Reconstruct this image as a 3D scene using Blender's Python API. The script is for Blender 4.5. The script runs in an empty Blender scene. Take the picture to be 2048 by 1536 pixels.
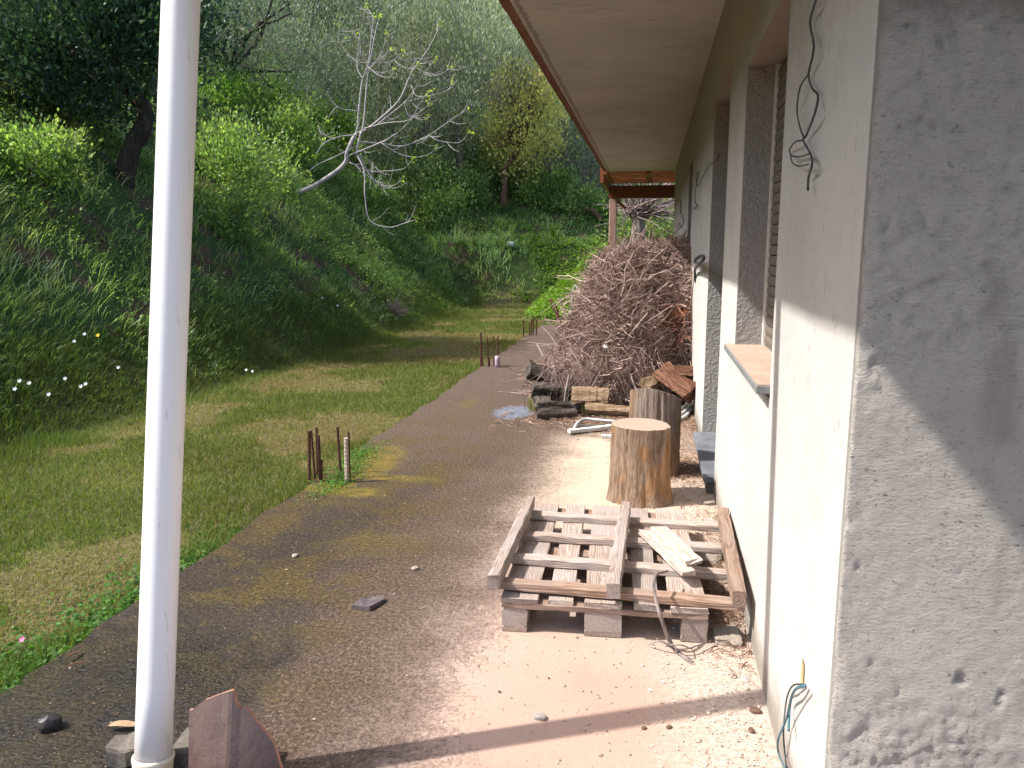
import bpy, bmesh, math, random
import numpy as np
from mathutils import Vector, Matrix

# ------------------------------------------------------------------ camera, sky, sun, exposure
scene = bpy.context.scene
COL = scene.collection
F, VX, VY, H = 1600.0, 1304.0, 500.0, 1.5
_d = np.array([VX-1024, 768-VY, F]); _d /= np.linalg.norm(_d)
_z = np.array([0, 1, -_d[1]/_d[2]]); _z /= np.linalg.norm(_z)
_x = -np.cross(_d, _z)
CM = np.array([_x, _d, _z])            # world = CM @ (right, up, forward)
cam_d = bpy.data.cameras.new('camera'); cam = bpy.data.objects.new('camera', cam_d)
COL.objects.link(cam); scene.camera = cam
cam_d.sensor_width = 36; cam_d.lens = F/2048*36; cam_d.clip_start = 0.05; cam_d.clip_end = 600
_r, _u, _f = CM[:, 0], CM[:, 1], CM[:, 2]
cam.matrix_world = Matrix(((_r[0], _u[0], -_f[0], 0), (_r[1], _u[1], -_f[1], 0), (_r[2], _u[2], -_f[2], H), (0, 0, 0, 1)))

SUN_TO = Vector((-1.0, -0.30, 1.225)).normalized()
world = bpy.data.worlds.new('World'); scene.world = world; world.use_nodes = True
wt = world.node_tree; bg = wt.nodes['Background']
sky = wt.nodes.new('ShaderNodeTexSky'); sky.sky_type = 'NISHITA'; sky.sun_disc = False
sky.sun_elevation = math.asin(SUN_TO.z); sky.sun_rotation = math.atan2(SUN_TO.x, SUN_TO.y) % (2*math.pi)
sky.air_density = 1.0; sky.dust_density = 2.5; sky.ozone_density = 1.0
wt.links.new(sky.outputs[0], bg.inputs[0]); bg.inputs[1].default_value = 0.15
sun_d = bpy.data.lights.new('sun', 'SUN'); sun_d.energy = 3.6; sun_d.angle = math.radians(0.8); sun_d.color = (1, 0.96, 0.90)
sun = bpy.data.objects.new('sun', sun_d); COL.objects.link(sun)
sun.rotation_euler = SUN_TO.to_track_quat('Z', 'Y').to_euler(); sun.location = (-20, -5, 25)
scene.view_settings.view_transform = 'Standard'; scene.view_settings.look = 'None'
scene.view_settings.exposure = 1.22; scene.view_settings.gamma = 1.0
scene.view_settings.use_curve_mapping = False

# ------------------------------------------------------------------ helpers
rng = np.random.default_rng(7); random.seed(7)
def ray(px, py): return CM @ np.array([px-1024, 768-py, F])
def at(px, py, Y):
    r = ray(px, py); t = Y/r[1]; return np.array([0, 0, H])+t*r
def gnd(px, py, z=0.0):
    r = ray(px, py); t = (z-H)/r[2]; return np.array([0, 0, H])+t*r
def onx(px, py, X=0.42):
    r = ray(px, py); t = X/r[0]; return np.array([0, 0, H])+t*r

def _hash(ix, iy, iz, s):
    h = (ix.astype(np.int64)*374761393 + iy.astype(np.int64)*668265263 + iz.astype(np.int64)*2147483647 + s*974711) & 0xffffffff
    h = ((h ^ (h >> 13))*1274126177) & 0xffffffff
    return ((h ^ (h >> 16)) & 0xffff)/65535.0
def vnoise(P, s=0):
    P = np.asarray(P, float); I = np.floor(P); f = P-I; f = f*f*(3-2*f); I = I.astype(np.int64)
    r = 0
    for a in (0, 1):
        for b in (0, 1):
            for c in (0, 1):
                w = (f[..., 0] if a else 1-f[..., 0])*(f[..., 1] if b else 1-f[..., 1])*(f[..., 2] if c else 1-f[..., 2])
                r = r+w*_hash(I[..., 0]+a, I[..., 1]+b, I[..., 2]+c, s)
    return r
def fbm(P, s=0, o=4):
    P = np.asarray(P, float); r = 0; a = .5; t = 0
    for k in range(o):
        r = r+a*vnoise(P, s+k*17); t += a; a *= .5; P = P*2.03+3.1
    return r/t
def n2(x, y, sc, s=0, o=3):
    x = np.asarray(x, float); y = np.asarray(y, float)
    return fbm(np.stack([x*sc, y*sc, np.zeros_like(x*sc)+.37], -1), s, o)
def smooth(x, a, b):
    t = np.clip((x-a)/(b-a), 0, 1); return t*t*(3-2*t)

def mesh(name, V, F_, mats, mi=None, rnd=None, smooth_=False, extra=None):
    """V (n,3); F_ list of face arrays (m,k)"""
    if isinstance(F_, np.ndarray): F_ = [F_]
    F_ = [np.asarray(f) for f in F_ if len(f)]
    V = np.asarray(V, np.float32)
    me = bpy.data.meshes.new(name)
    me.vertices.add(len(V)); me.vertices.foreach_set('co', V.ravel())
    li = np.concatenate([f.ravel() for f in F_]).astype(np.int32)
    tot = np.concatenate([np.full(len(f), f.shape[1]) for f in F_]).astype(np.int32)
    st = np.concatenate([[0], np.cumsum(tot)[:-1]]).astype(np.int32)
    me.loops.add(len(li)); me.loops.foreach_set('vertex_index', li)
    me.polygons.add(len(tot)); me.polygons.foreach_set('loop_start', st); me.polygons.foreach_set('loop_total', tot)
    if mi is not None: me.polygons.foreach_set('material_index', np.asarray(mi, np.int32))
    me.polygons.foreach_set('use_smooth', np.full(len(tot), smooth_, bool))
    if rnd is not None:
        a = me.attributes.new('rnd', 'FLOAT', 'POINT'); a.data.foreach_set('value', np.asarray(rnd, np.float32))
    if not isinstance(mats, (list, tuple)): mats = [mats]
    for m in mats: me.materials.append(m)
    me.update(calc_edges=True)
    return me
def put(name, me, parent=None, loc=None, rot=None):
    o = bpy.data.objects.new(name, me); COL.objects.link(o)
    if parent is not None: o.parent = parent
    if loc is not None: o.location = [float(v) for v in loc]
    if rot is not None: o.rotation_euler = rot
    return o
def tag(o, label=None, cat=None, group=None, kind=None):
    if label: o['label'] = label
    if cat: o['category'] = cat
    if group: o['group'] = group
    if kind: o['kind'] = kind
    return o
def empty(name, loc=(0, 0, 0), rot=(0, 0, 0), **k):
    o = put(name, None, None, loc, rot); o.empty_display_size = .1; return tag(o, **k)

def boxes_mesh(name, bs, m, bevel=0.0):
    """bs: list of (x0,x1,y0,y1,z0,z1)"""
    bm = bmesh.new()
    for b in bs:
        x0, x1, y0, y1, z0, z1 = b
        vs = [bm.verts.new(p) for p in ((x0, y0, z0), (x1, y0, z0), (x1, y1, z0), (x0, y1, z0), (x0, y0, z1), (x1, y0, z1), (x1, y1, z1), (x0, y1, z1))]
        for f in ((0, 3, 2, 1), (4, 5, 6, 7), (0, 1, 5, 4), (1, 2, 6, 5), (2, 3, 7, 6), (3, 0, 4, 7)): bm.faces.new([vs[i] for i in f])
    if bevel: bmesh.ops.bevel(bm, geom=bm.edges[:], offset=bevel, segments=1, affect='EDGES')
    me = bpy.data.meshes.new(name); bm.to_mesh(me); bm.free(); me.materials.append(m); return me

def plank_mesh(L, W, T, m, seed=0, jit=.0015, n=14, warp=.003, chip=0.0):
    """weathered plank: length along local X, centred; worn arrises, slight warp, ragged ends"""
    r = np.random.default_rng(seed)
    b = min(W, T)*.10
    sec = np.array([(-W/2+b, -T/2), (W/2-b, -T/2), (W/2, -T/2+b), (W/2, T/2-b), (W/2-b, T/2), (-W/2+b, T/2), (-W/2, T/2-b), (-W/2, -T/2+b)])
    xs = np.linspace(-L/2, L/2, n); k = len(sec)
    V = np.zeros((n, k, 3)); V[:, :, 0] = xs[:, None]; V[:, :, 1:] = sec[None]
    V[:, :, 1:] += r.normal(0, jit, (n, k, 2))
    V[:, :, 2] += (warp*np.sin(xs/L*3+r.uniform(0, 6)))[:, None]
    V[0, :, 0] += r.uniform(-1, 1, k)*chip; V[-1, :, 0] += r.uniform(-1, 1, k)*chip
    idx = np.arange(n*k).reshape(n, k)
    a = idx[:-1]; c = idx[1:]
    Q = np.stack([a, np.roll(a, -1, 1), np.roll(c, -1, 1), c], -1).reshape(-1, 4)
    caps = np.array([idx[0][::-1], idx[-1]])
    return mesh('plank', V.reshape(-1, 3), [Q, caps], m)

def spline(pts, n):
    pts = np.asarray(pts, float)
    if len(pts) == 2: return pts[0]+(pts[1]-pts[0])*np.linspace(0, 1, n)[:, None]
    p = np.vstack([2*pts[0]-pts[1], pts, 2*pts[-1]-pts[-2]])
    t = np.linspace(0, len(pts)-1-1e-6, n); i = t.astype(int); u = (t-i)[:, None]
    a, b, c, d = p[i], p[i+1], p[i+2], p[i+3]
    return .5*((2*b)+(c-a)*u+(2*a-5*b+4*c-d)*u*u+(3*b-a-3*c+d)*u**3)
def tubes(P, R, S=5, cap=False):
    """P (N,K,3), R (N,K) -> V,faces"""
    P = np.asarray(P, float); R = np.asarray(R, float); N, K = R.shape
    T = np.gradient(P, axis=1); T /= np.linalg.norm(T, axis=2, keepdims=True)+1e-9
    ch = P[:, -1]-P[:, 0]; ch /= np.linalg.norm(ch, axis=1, keepdims=True)+1e-9
    ref = np.zeros_like(ch); ref[np.arange(N), np.argmin(np.abs(ch), 1)] = 1
    U = ref[:, None]-T*(T*ref[:, None]).sum(2, keepdims=True); U /= np.linalg.norm(U, axis=2, keepdims=True)+1e-9
    W = np.cross(T, U)
    a = np.arange(S)/S*2*np.pi
    V = P[:, :, None]+R[:, :, None, None]*(U[:, :, None]*np.cos(a)[None, None, :, None]+W[:, :, None]*np.sin(a)[None, None, :, None])
    idx = np.arange(N*K*S).reshape(N, K, S); A = idx[:, :-1]; B = idx[:, 1:]
    Q = np.stack([A, np.roll(A, -1, 2), np.roll(B, -1, 2), B], -1).reshape(-1, 4)
    Fs = [Q]
    if cap: Fs.append(np.concatenate([idx[:, 0, ::-1], idx[:, -1]]))
    return V.reshape(-1, 3), Fs
def tube_mesh(name, pts, r0, r1, m, S=8, n=16, cap=True, bump=0, smooth_=True):
    P = spline(pts, n)[None]; R = np.linspace(r0, r1, n)[None]
    if bump: R = R*(1+bump*(np.random.default_rng(len(pts)+n).uniform(-1, 1, R.shape)))
    V, Fs = tubes(P, R, S, cap); return mesh(name, V, Fs, m, smooth_=smooth_, rnd=np.full(len(V), .5))
def join(parts):
    """parts list of (V, [F arrays], matindex)"""
    Vs = []; by = {}; off = 0
    for V, Fs, mi in parts:
        for f in Fs: by.setdefault((f.shape[1], mi), []).append(np.asarray(f)+off)
        Vs.append(V); off += len(V)
    Fo = []; M_ = []
    for (k, mi), fl in by.items():
        f = np.concatenate(fl); Fo.append(f); M_.append(np.full(len(f), mi))
    # merge same k not needed
    return np.concatenate(Vs), Fo, np.concatenate(M_)

# ------------------------------------------------------------------ material helper
class NT:
    def __init__(s, name, rough=.8, spec=.3):
        s.m = bpy.data.materials.new(name); s.m.use_nodes = True; s.t = s.m.node_tree
        s.b = s.t.nodes['Principled BSDF']; s.out = s.t.nodes['Material Output']
        s.b.inputs['Roughness'].default_value = rough
        s.b.inputs['Specular IOR Level'].default_value = spec
        s.tc = s.t.nodes.new('ShaderNodeTexCoord').outputs['Object']
    def put(s, sock, v):
        if isinstance(v, bpy.types.NodeSocket): s.t.links.new(v, sock)
        elif v is not None:
            if isinstance(v, (tuple, list)) and len(v) == 3 and sock.type == 'RGBA': v = (*v, 1)
            sock.default_value = v
    def n(s, typ, ins=None, out=0, **props):
        nd = s.t.nodes.new('ShaderNode'+typ)
        for k, v in props.items(): setattr(nd, k, v)
        for k, v in (ins or {}).items(): s.put(nd.inputs[k], v)
        return nd.outputs[out]
    def map(s, scale=(1, 1, 1), loc=(0, 0, 0), rot=(0, 0, 0), vec=None):
        return s.n('Mapping', {'Vector': vec or s.tc, 'Scale': scale, 'Location': loc, 'Rotation': rot})
    def noise(s, scale, detail=4, rough=.55, vec=None, dist=0, color=False):
        return s.n('TexNoise', {'Vector': vec or s.tc, 'Scale': scale, 'Detail': detail, 'Roughness': rough, 'Distortion': dist}, out=1 if color else 0)
    def voro(s, scale, vec=None, feature='F1', out=0):
        return s.n('TexVoronoi', {'Vector': vec or s.tc, 'Scale': scale}, out=out, feature=feature)
    def ramp(s, v, stops, interp='LINEAR'):
        nd = s.t.nodes.new('ShaderNodeValToRGB'); s.put(nd.inputs[0], v); r = nd.color_ramp; r.interpolation = interp
        while len(r.elements) < len(stops): r.elements.new(.5)
        for e, (p, c) in zip(r.elements, stops):
            e.position = p; e.color = (*c, 1) if isinstance(c, (tuple, list)) else (c, c, c, 1)
        return nd.outputs[0]
    def mix(s, f, a, b, mode='MIX'):
        nd = s.t.nodes.new('ShaderNodeMix'); nd.data_type = 'RGBA'; nd.blend_type = mode
        s.put(nd.inputs[0], f); s.put(nd.inputs[6], a); s.put(nd.inputs[7], b); return nd.outputs[2]
    def math(s, op, a, b=None, c=None, clamp=False):
        nd = s.t.nodes.new('ShaderNodeMath'); nd.operation = op; nd.use_clamp = clamp
        s.put(nd.inputs[0], a)
        if b is not None: s.put(nd.inputs[1], b)
        if c is not None: s.put(nd.inputs[2], c)
        return nd.outputs[0]
    def ss(s, v, a, b):   # smoothstep a->b
        nd = s.t.nodes.new('ShaderNodeMapRange'); nd.interpolation_type = 'SMOOTHSTEP'
        s.put(nd.inputs[0], v); nd.inputs[1].default_value = a; nd.inputs[2].default_value = b
        return nd.outputs[0]
    def xyz(s):
        nd = s.t.nodes.new('ShaderNodeSeparateXYZ'); s.t.links.new(s.tc, nd.inputs[0]); return nd.outputs
    def blob(s, cx, cy, rx, ry, soft=.5, nz=None):
        x, y, z = s.xyz()
        a = s.math('DIVIDE', s.math('SUBTRACT', x, cx), rx); b = s.math('DIVIDE', s.math('SUBTRACT', y, cy), ry)
        d = s.math('SQRT', s.math('ADD', s.math('MULTIPLY', a, a), s.math('MULTIPLY', b, b)))
        if nz is not None: d = s.math('ADD', d, nz)
        return s.ss(d, 1+soft, 1-soft)
    def col(s, c): s.put(s.b.inputs['Base Color'], c); return s
    def rough(s, r): s.put(s.b.inputs['Roughness'], r); return s
    def bump(s, h, strength=.5, dist=.01, normal=None):
        nd = s.t.nodes.new('ShaderNodeBump'); nd.inputs['Strength'].default_value = strength; nd.inputs['Distance'].default_value = dist
        s.put(nd.inputs['Height'], h)
        if normal is not None: s.t.links.new(normal, nd.inputs['Normal'])
        s.t.links.new(nd.outputs[0], s.b.inputs['Normal']); return nd.outputs[0]
    def attr(s, name='rnd'):
        nd = s.t.nodes.new('ShaderNodeAttribute'); nd.attribute_name = name; return nd.outputs['Fac']
    def objrnd(s):
        return s.t.nodes.new('ShaderNodeObjectInfo').outputs['Random']

def leaf_mat(name, stops, transl=.3, rough=.55, patch=None, spec=.25):
    k = NT(name, rough, spec)
    c = k.ramp(k.attr(), stops)
    nz = k.noise(.6, 3)
    c = k.mix(k.ss(nz, .35, .65), c, k.mix(1.0, c, patch or (.75, .85, .7), 'MULTIPLY'))
    k.col(c)
    transl = min(.5, transl+.12); tr = k.n('BsdfTranslucent', {'Color': k.mix(1.0, c, (1.3, 1.5, .7), 'MULTIPLY')})
    ms = k.t.nodes.new('ShaderNodeMixShader'); ms.inputs[0].default_value = transl
    k.t.links.new(k.b.outputs[0], ms.inputs[1]); k.t.links.new(tr, ms.inputs[2]); k.t.links.new(ms.outputs[0], k.out.inputs[0])
    return k.m

def wood_mat(name, c0, c1, cend=None, ring=150, grey=.5, rough=.85, stain=(.5, .42, .36)):
    """rings about an off-centre axis along local X: grain on the sides, growth rings on the ends"""
    k = NT(name, rough, .2)
    r = k.objrnd()
    off = k.n('CombineXYZ', {'X': k.math('MULTIPLY', r, 13.0), 'Y': k.math('MULTIPLY', k.math('SUBTRACT', r, .5), .05), 'Z': k.math('MULTIPLY', k.math('SUBTRACT', r, .35), .08)})
    v = k.n('VectorMath', {0: k.tc, 1: off}, operation='ADD')
    v2 = k.n('Mapping', {'Vector': v, 'Scale': (.35, 1, 1)})
    wob = k.noise(9, 3, vec=v2)
    sx = k.t.nodes.new('ShaderNodeSeparateXYZ'); k.t.links.new(v, sx.inputs[0])
    d = k.math('SQRT', k.math('ADD', k.math('MULTIPLY', sx.outputs[1], sx.outputs[1]), k.math('MULTIPLY', sx.outputs[2], sx.outputs[2])))
    d = k.math('ADD', d, k.math('MULTIPLY', wob, .045))
    ringv = k.math('SINE', k.math('MULTIPLY', d, ring*6.0))
    ringv = k.math('MULTIPLY_ADD', ringv, .5, .5)
    fib = k.noise(90, 5, .7, vec=k.n('Mapping', {'Vector': v, 'Scale': (.06, 1, 1)}))
    c = k.ramp(ringv, [(0, c0), (1, c1)])
    c = k.mix(k.ss(fib, .35, .7), c, k.mix(1.0, c, (.6, .57, .55), 'MULTIPLY'))
    gz = k.noise(3, 4, vec=v)
    c = k.mix(k.math('MULTIPLY', k.ss(gz, .35, .65), grey), c, stain)
    c = k.mix(1.0, c, k.n('CombineColor', {'Red': k.math('MULTIPLY_ADD', r, .35, .82), 'Green': k.math('MULTIPLY_ADD', r, .32, .82), 'Blue': k.math('MULTIPLY_ADD', r, .28, .84)}), 'MULTIPLY')
    k.col(c); k.bump(k.math('ADD', k.math('MULTIPLY', fib, 1.0), k.math('MULTIPLY', ringv, .5)), .6, .003)
    return k.m

def plaster(name, base, dirt, bump_s=.6, bump_d=.006, stretch=(1, 1, 1), grain=220, streak=True, lump=30, top=None):
    k = NT(name, .92, .15)
    n1 = k.noise(1.7, 5, .6); n2_ = k.noise(9, 5, .65)
    c = k.mix(k.ss(n1, .35, .7), base, tuple(b*.86 for b in base))
    c = k.mix(k.math('MULTIPLY', k.ss(n2_, .55, .78), .35), c, dirt)
    x, y, z = k.xyz()
    if streak:
        st = k.noise(14, 4, .7, vec=k.map((1, 1, .12)))
        c = k.mix(k.math('MULTIPLY', k.ss(st, .6, .78), .3), c, dirt)
        sc = k.noise(60, 3, .6, vec=k.map((1, 1, .2)))
        c = k.mix(k.math('MULTIPLY', k.math('MULTIPLY', k.ss(sc, .645, .69), k.ss(k.noise(2.4, 4, .7), .42, .66)), .8), c, tuple(d*.35 for d in dirt))
        # rising damp and splash dirt at the foot
        zb = k.math('ADD', z, k.math('MULTIPLY', k.noise(7, 5, .7), -.22))
        c = k.mix(k.math('MULTIPLY', k.ss(zb, .10, -.07), .8), c, tuple(d*.7 for d in dirt))
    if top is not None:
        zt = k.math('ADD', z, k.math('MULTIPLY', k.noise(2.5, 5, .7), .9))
        c = k.mix(k.math('MULTIPLY', k.ss(zt, 2.2, 3.1), .8), c, top)  # shade under the soffit painted in as an olive-brown band
    k.col(c)
    h = k.math('ADD', k.noise(grain, 3, .6, vec=k.map(stretch)), k.math('MULTIPLY', k.noise(lump, 3, .6, vec=k.map(stretch)), 1.2))
    k.bump(h, bump_s, bump_d)
    return k.m

M = {}
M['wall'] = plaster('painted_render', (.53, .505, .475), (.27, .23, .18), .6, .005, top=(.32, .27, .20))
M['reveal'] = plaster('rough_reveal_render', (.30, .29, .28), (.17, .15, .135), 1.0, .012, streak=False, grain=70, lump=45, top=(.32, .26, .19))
M['lintel'] = plaster('lintel_render', (.30, .25, .21), (.35, .27, .2), .5, .005, streak=False)

def soffit_mat():
    k = NT('soffit_paint', .9, .15)
    n1 = k.noise(1.3, 5, .6)
    c = k.mix(k.ss(n1, .3, .7), (.50, .45, .415), (.41, .37, .335))
    st = k.noise(30, 4, .6, vec=k.map((.12, 1, 1)))
    c = k.mix(k.math('MULTIPLY', k.ss(st, .60, .70), .45), c, (.17, .135, .105))
    hole = k.noise(75, 2, .5, vec=k.map((.25, 1, 1)))
    c = k.mix(k.math('MULTIPLY', k.ss(hole, .74, .77), .8), c, (.13, .1, .08))
    x, y, z = k.xyz()
    e = k.math('ADD', x, k.math('MULTIPLY', k.noise(40, 3, .6, vec=k.map((.3, 1, 1))), .10))
    line = k.math('MULTIPLY', k.ss(e, -.88, -.86), k.ss(e, -.83, -.85))
    c = k.mix(k.math('MULTIPLY', line, .7), c, (.16, .11, .08))
    k.col(c); k.bump(k.math('ADD', st, k.noise(150, 3)), .5, .003)
    return k.m
M['soffit'] = soffit_mat()

def simple(name, c0, c1, scale=20, rough=.7, spec=.3, bs=.3, bd=.003, stretch=(1, 1, 1), metal=0):
    k = NT(name, rough, spec)
    n = k.noise(scale, 5, .65, vec=k.map(stretch))
    k.col(k.ramp(n, [(.3, c0), (.7, c1)])); k.b.inputs['Metallic'].default_value = metal
    if bs: k.bump(k.noise(scale*6, 4, .6, vec=k.map(stretch)), bs, bd)
    return k.m
M['fascia'] = simple('terracotta_fascia', (.14, .055, .038), (.24, .105, .07), 6, .8, .2, .5, .004)
M['roof'] = simple('roof_concrete', (.2, .16, .13), (.35, .28, .22), 4)
M['sill_edge'] = simple('grey_stone', (.13, .135, .14), (.24, .24, .24), 30, .6)
M['sill'] = simple('dusty_sill_stone', (.38, .25, .19), (.46, .325, .26), 6, .75, .2, .3)
M['threshold'] = simple('blue_grey_marble', (.09, .10, .12), (.17, .185, .21), 9, .5, .4, .2, .002, (1, 1, 4))
M['shutter'] = simple('shutter_plastic', (.12, .10, .085), (.17, .145, .12), 3, .6, .3, .1)
M['frame'] = simple('pale_metal_rail', (.5, .47, .43), (.62, .58, .53), 8, .5)
M['door'] = simple('dull_door_paint', (.10, .09, .08), (.16, .14, .12), 5, .6)
M['dark'] = simple('dark_interior', (.02, .02, .02), (.03, .03, .03), 5, .9)
M['pvc'] = None
def pvc():
    k = NT('white_pvc', .38, .45)
    n = k.noise(6, 4, .6, vec=k.map((1, 1, .3)))
    c = k.mix(k.math('MULTIPLY', k.ss(n, .5, .75), .25), (.78, .76, .77), (.6, .55, .5))
    sc = k.noise(60, 2, .5, vec=k.map((1, 1, .1)))
    c = k.mix(k.math('MULTIPLY', k.ss(sc, .66, .72), .45), c, (.45, .4, .36))
    x, y, z = k.xyz(); ft = k.ss(k.math('ADD', z, k.math('MULTIPLY', k.noise(18, 4, .7), .35)), .42, .16); c = k.mix(k.math('MULTIPLY', ft, .45), c, (.5, .42, .34))
    k.col(c); k.bump(k.noise(30, 3, .5, vec=k.map((1, 1, .2))), .08, .003); return k.m
M['pvc'] = pvc()
M['conduit'] = simple('grey_conduit', (.42, .42, .42), (.6, .6, .6), 15, .5)
M['whiteboard'] = simple('white_painted_lath', (.52, .5, .47), (.64, .62, .58), 20, .7)
M['cable'] = simple('dark_cable', (.03, .035, .035), (.06, .07, .07), 20, .5, .4, 0)
M['cable_blue'] = simple('blue_green_cable', (.03, .10, .13), (.06, .15, .18), 20, .45, .4, 0)
M['hole'] = simple('hollow_brick', (.42, .25, .12), (.58, .38, .2), 30, .9)
M['rust'] = simple('rusty_steel', (.045, .02, .014), (.12, .055, .035), 60, .85, .2, .8, .004, (1, 1, .5))
M['sleeve'] = simple('mauve_plastic_sleeve', (.30, .24, .27), (.42, .35, .38), 20, .6)
M['limewood'] = simple('lime_splashed_stake', (.30, .22, .17), (.52, .44, .38), 40, .9)
M['slate'] = simple('dark_slate_shard', (.06, .05, .055), (.13, .10, .10), 30, .6, .3, .6)
M['black_stone'] = simple('black_wet_stone', (.015, .013, .013), (.04, .03, .03), 30, .45, .4, .6)
M['stone'] = simple('grey_stone_piece', (.22, .19, .17), (.42, .36, .32), 25, .9, .2, .8, .006)
M['block'] = simple('concrete_block', (.14, .12, .10), (.27, .235, .20), 60, .95, .2, 1.0, .008)
M['clod'] = simple('earth_clod', (.12, .08, .055), (.25, .16, .11), 40, .95, .1, 1.0, .01)
def tile_mat():
    k = NT('maroon_roof_tile', .55, .4)
    n = k.noise(10, 5, .65); sp = k.noise(260, 2, .6)
    c = k.ramp(n, [(.3, (.05, .021, .02)), (.7, (.095, .043, .038))])
    x, y, z = k.xyz()
    up = k.ss(k.math('ADD', z, k.math('MULTIPLY', n, .25)), .22, .42)
    c = k.mix(k.math('MULTIPLY', up, .65), c, (.13, .10, .092))
    c = k.mix(k.math('MULTIPLY', k.ss(sp, .56, .66), .5), c, (.18, .13, .12))
    c = k.mix(k.math('MULTIPLY', k.ss(k.noise(120, 2), .66, .7), .8), c, (.03, .015, .012))
    k.col(c); k.bump(k.math('ADD', sp, n), .4, .003); return k.m
M['tile'] = tile_mat()
M['tile_edge'] = simple('broken_clay_edge', (.3, .13, .09), (.46, .25, .17), 40, .95)
M['pallet'] = wood_mat('weathered_pallet_wood', (.28, .21, .165), (.43, .35, .30), grey=.6, stain=(.34, .31, .295))
M['pallet_red'] = wood_mat('brown_pallet_wood', (.19, .12, .08), (.33, .225, .165), grey=.45, stain=(.26, .21, .185), ring=90)
M['bleached'] = wood_mat('bleached_wood', (.40, .335, .285), (.54, .475, .42), grey=.3, stain=(.48, .41, .36))
M['porchwood'] = wood_mat('red_brown_stained_wood', (.19, .06, .025), (.34, .12, .045), grey=.15, stain=(.2, .08, .04), rough=.5)
M['postwood'] = wood_mat('weathered_post_wood', (.30, .17, .13), (.45, .28, .23), grey=.4, stain=(.36, .25, .21))

def bark_mat(name, cols, lscale=10, bs=1.0, bd=.012, orange=None, ax='z'):
    k = NT(name, .92, .15)
    v = k.map((1, 1, .14) if ax == 'z' else (.14, 1, 1), loc=(0, 0, 0) if ax == 'z' else (0, 3, 7))
    a = k.noise(lscale*3.2, 6, .7, vec=v, dist=.6)
    b = k.noise(lscale*9, 4, .7, vec=v)
    c = k.ramp(a, [(.28, cols[0]), (.48, cols[1]), (.72, cols[2])])
    c = k.mix(k.math('MULTIPLY', k.ss(b, .52, .62), .55), c, cols[0])
    if orange:
        o = k.noise(5.5, 4, .6, vec=k.map((1, 1, .45)))
        c = k.mix(k.math('MULTIPLY', k.ss(o, .50, .60), .75), c, k.ramp(a, [(.3, orange[0]), (.7, orange[1])]))
    k.col(c); k.bump(k.math('ADD', a, k.math('MULTIPLY', b, .6)), bs, bd)
    return k.m
M['stump'] = bark_mat('stump_bark', ((.07, .045, .03), (.22, .15, .105), (.37, .28, .22)), orange=((.16, .065, .025), (.42, .24, .11)))
M['stump2'] = bark_mat('grey_stump_bark', ((.08, .055, .043), (.21, .16, .13), (.33, .27, .235)), orange=((.13, .07, .035), (.30, .2, .12)))
M['bark_dark'] = bark_mat('dark_bark', ((.012, .01, .009), (.035, .028, .024), (.08, .065, .055)), 4)
M['bark_brown'] = bark_mat('brown_bark', ((.05, .025, .018), (.12, .065, .045), (.22, .13, .1)), 4)
M['bark_grey'] = bark_mat('grey_bark', ((.10, .08, .075), (.22, .18, .165), (.34, .29, .27)), 4)
M['bark_fig'] = simple('pale_fig_bark', (.24, .215, .22), (.44, .405, .40), 5, .7, .2, .4, .004)
M['loggrey'] = bark_mat('old_grey_firewood', ((.02, .016, .014), (.085, .068, .058), (.19, .16, .145)), 9, bd=.02, ax='x')
M['logred'] = bark_mat('red_firewood', ((.03, .014, .01), (.13, .06, .038), (.27, .15, .10)), 9, bd=.02, ax='x')
M['logwood'] = bark_mat('tan_firewood', ((.06, .04, .026), (.22, .145, .09), (.36, .27, .19)), 9, bd=.015, ax='x')
def cut_mat():
    k = NT('cut_wood_face', .85, .2)
    x, y, z = k.xyz()
    d = k.math('SQRT', k.math('ADD', k.math('MULTIPLY', x, x), k.math('MULTIPLY', y, y)))
    d = k.math('ADD', d, k.math('MULTIPLY', k.noise(7, 3), .03))
    r = k.math('SINE', k.math('MULTIPLY', d, 520))
    c = k.ramp(k.math('MULTIPLY_ADD', r, .5, .5), [(0, (.30, .225, .175)), (1, (.37, .285, .23))])
    c = k.mix(k.math('MULTIPLY', k.ss(k.noise(16, 5, .7), .5, .7), .5), c, (.32, .24, .185))
    ang = k.math('ARCTAN2', y, x); cr = k.ss(k.noise(3.0, 4, .6, vec=k.n('CombineXYZ', {'X': k.math('MULTIPLY', ang, 2.2), 'Y': k.math('MULTIPLY', d, 2.0)})), .66, .69)
    c = k.mix(k.math('MULTIPLY', cr, .7), c, (.10, .065, .045))
    k.col(c); k.bump(k.noise(150, 3), .4, .003); return k.m
M['cut'] = cut_mat()
def twig_mat(name, stops):
    k = NT(name, .85, .15); k.col(k.mix(k.math('MULTIPLY', k.noise(60, 3), .5), k.ramp(k.attr(), stops), (.1, .065, .05))); return k.m
M['twig'] = twig_mat('dry_twigs', [(0, (.13, .08, .066)), (.45, (.33, .225, .19)), (.8, (.46, .34, .295)), (.95, (.56, .44, .38)), (1, (.30, .12, .06))])
M['needles'] = twig_mat('dry_needles', [(0, (.16, .09, .06)), (.6, (.40, .25, .17)), (1, (.6, .45, .34))])
M['bluegrey_twig'] = twig_mat('pruned_twigs', [(0, (.15, .11, .11)), (1, (.42, .33, .33))])

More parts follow.
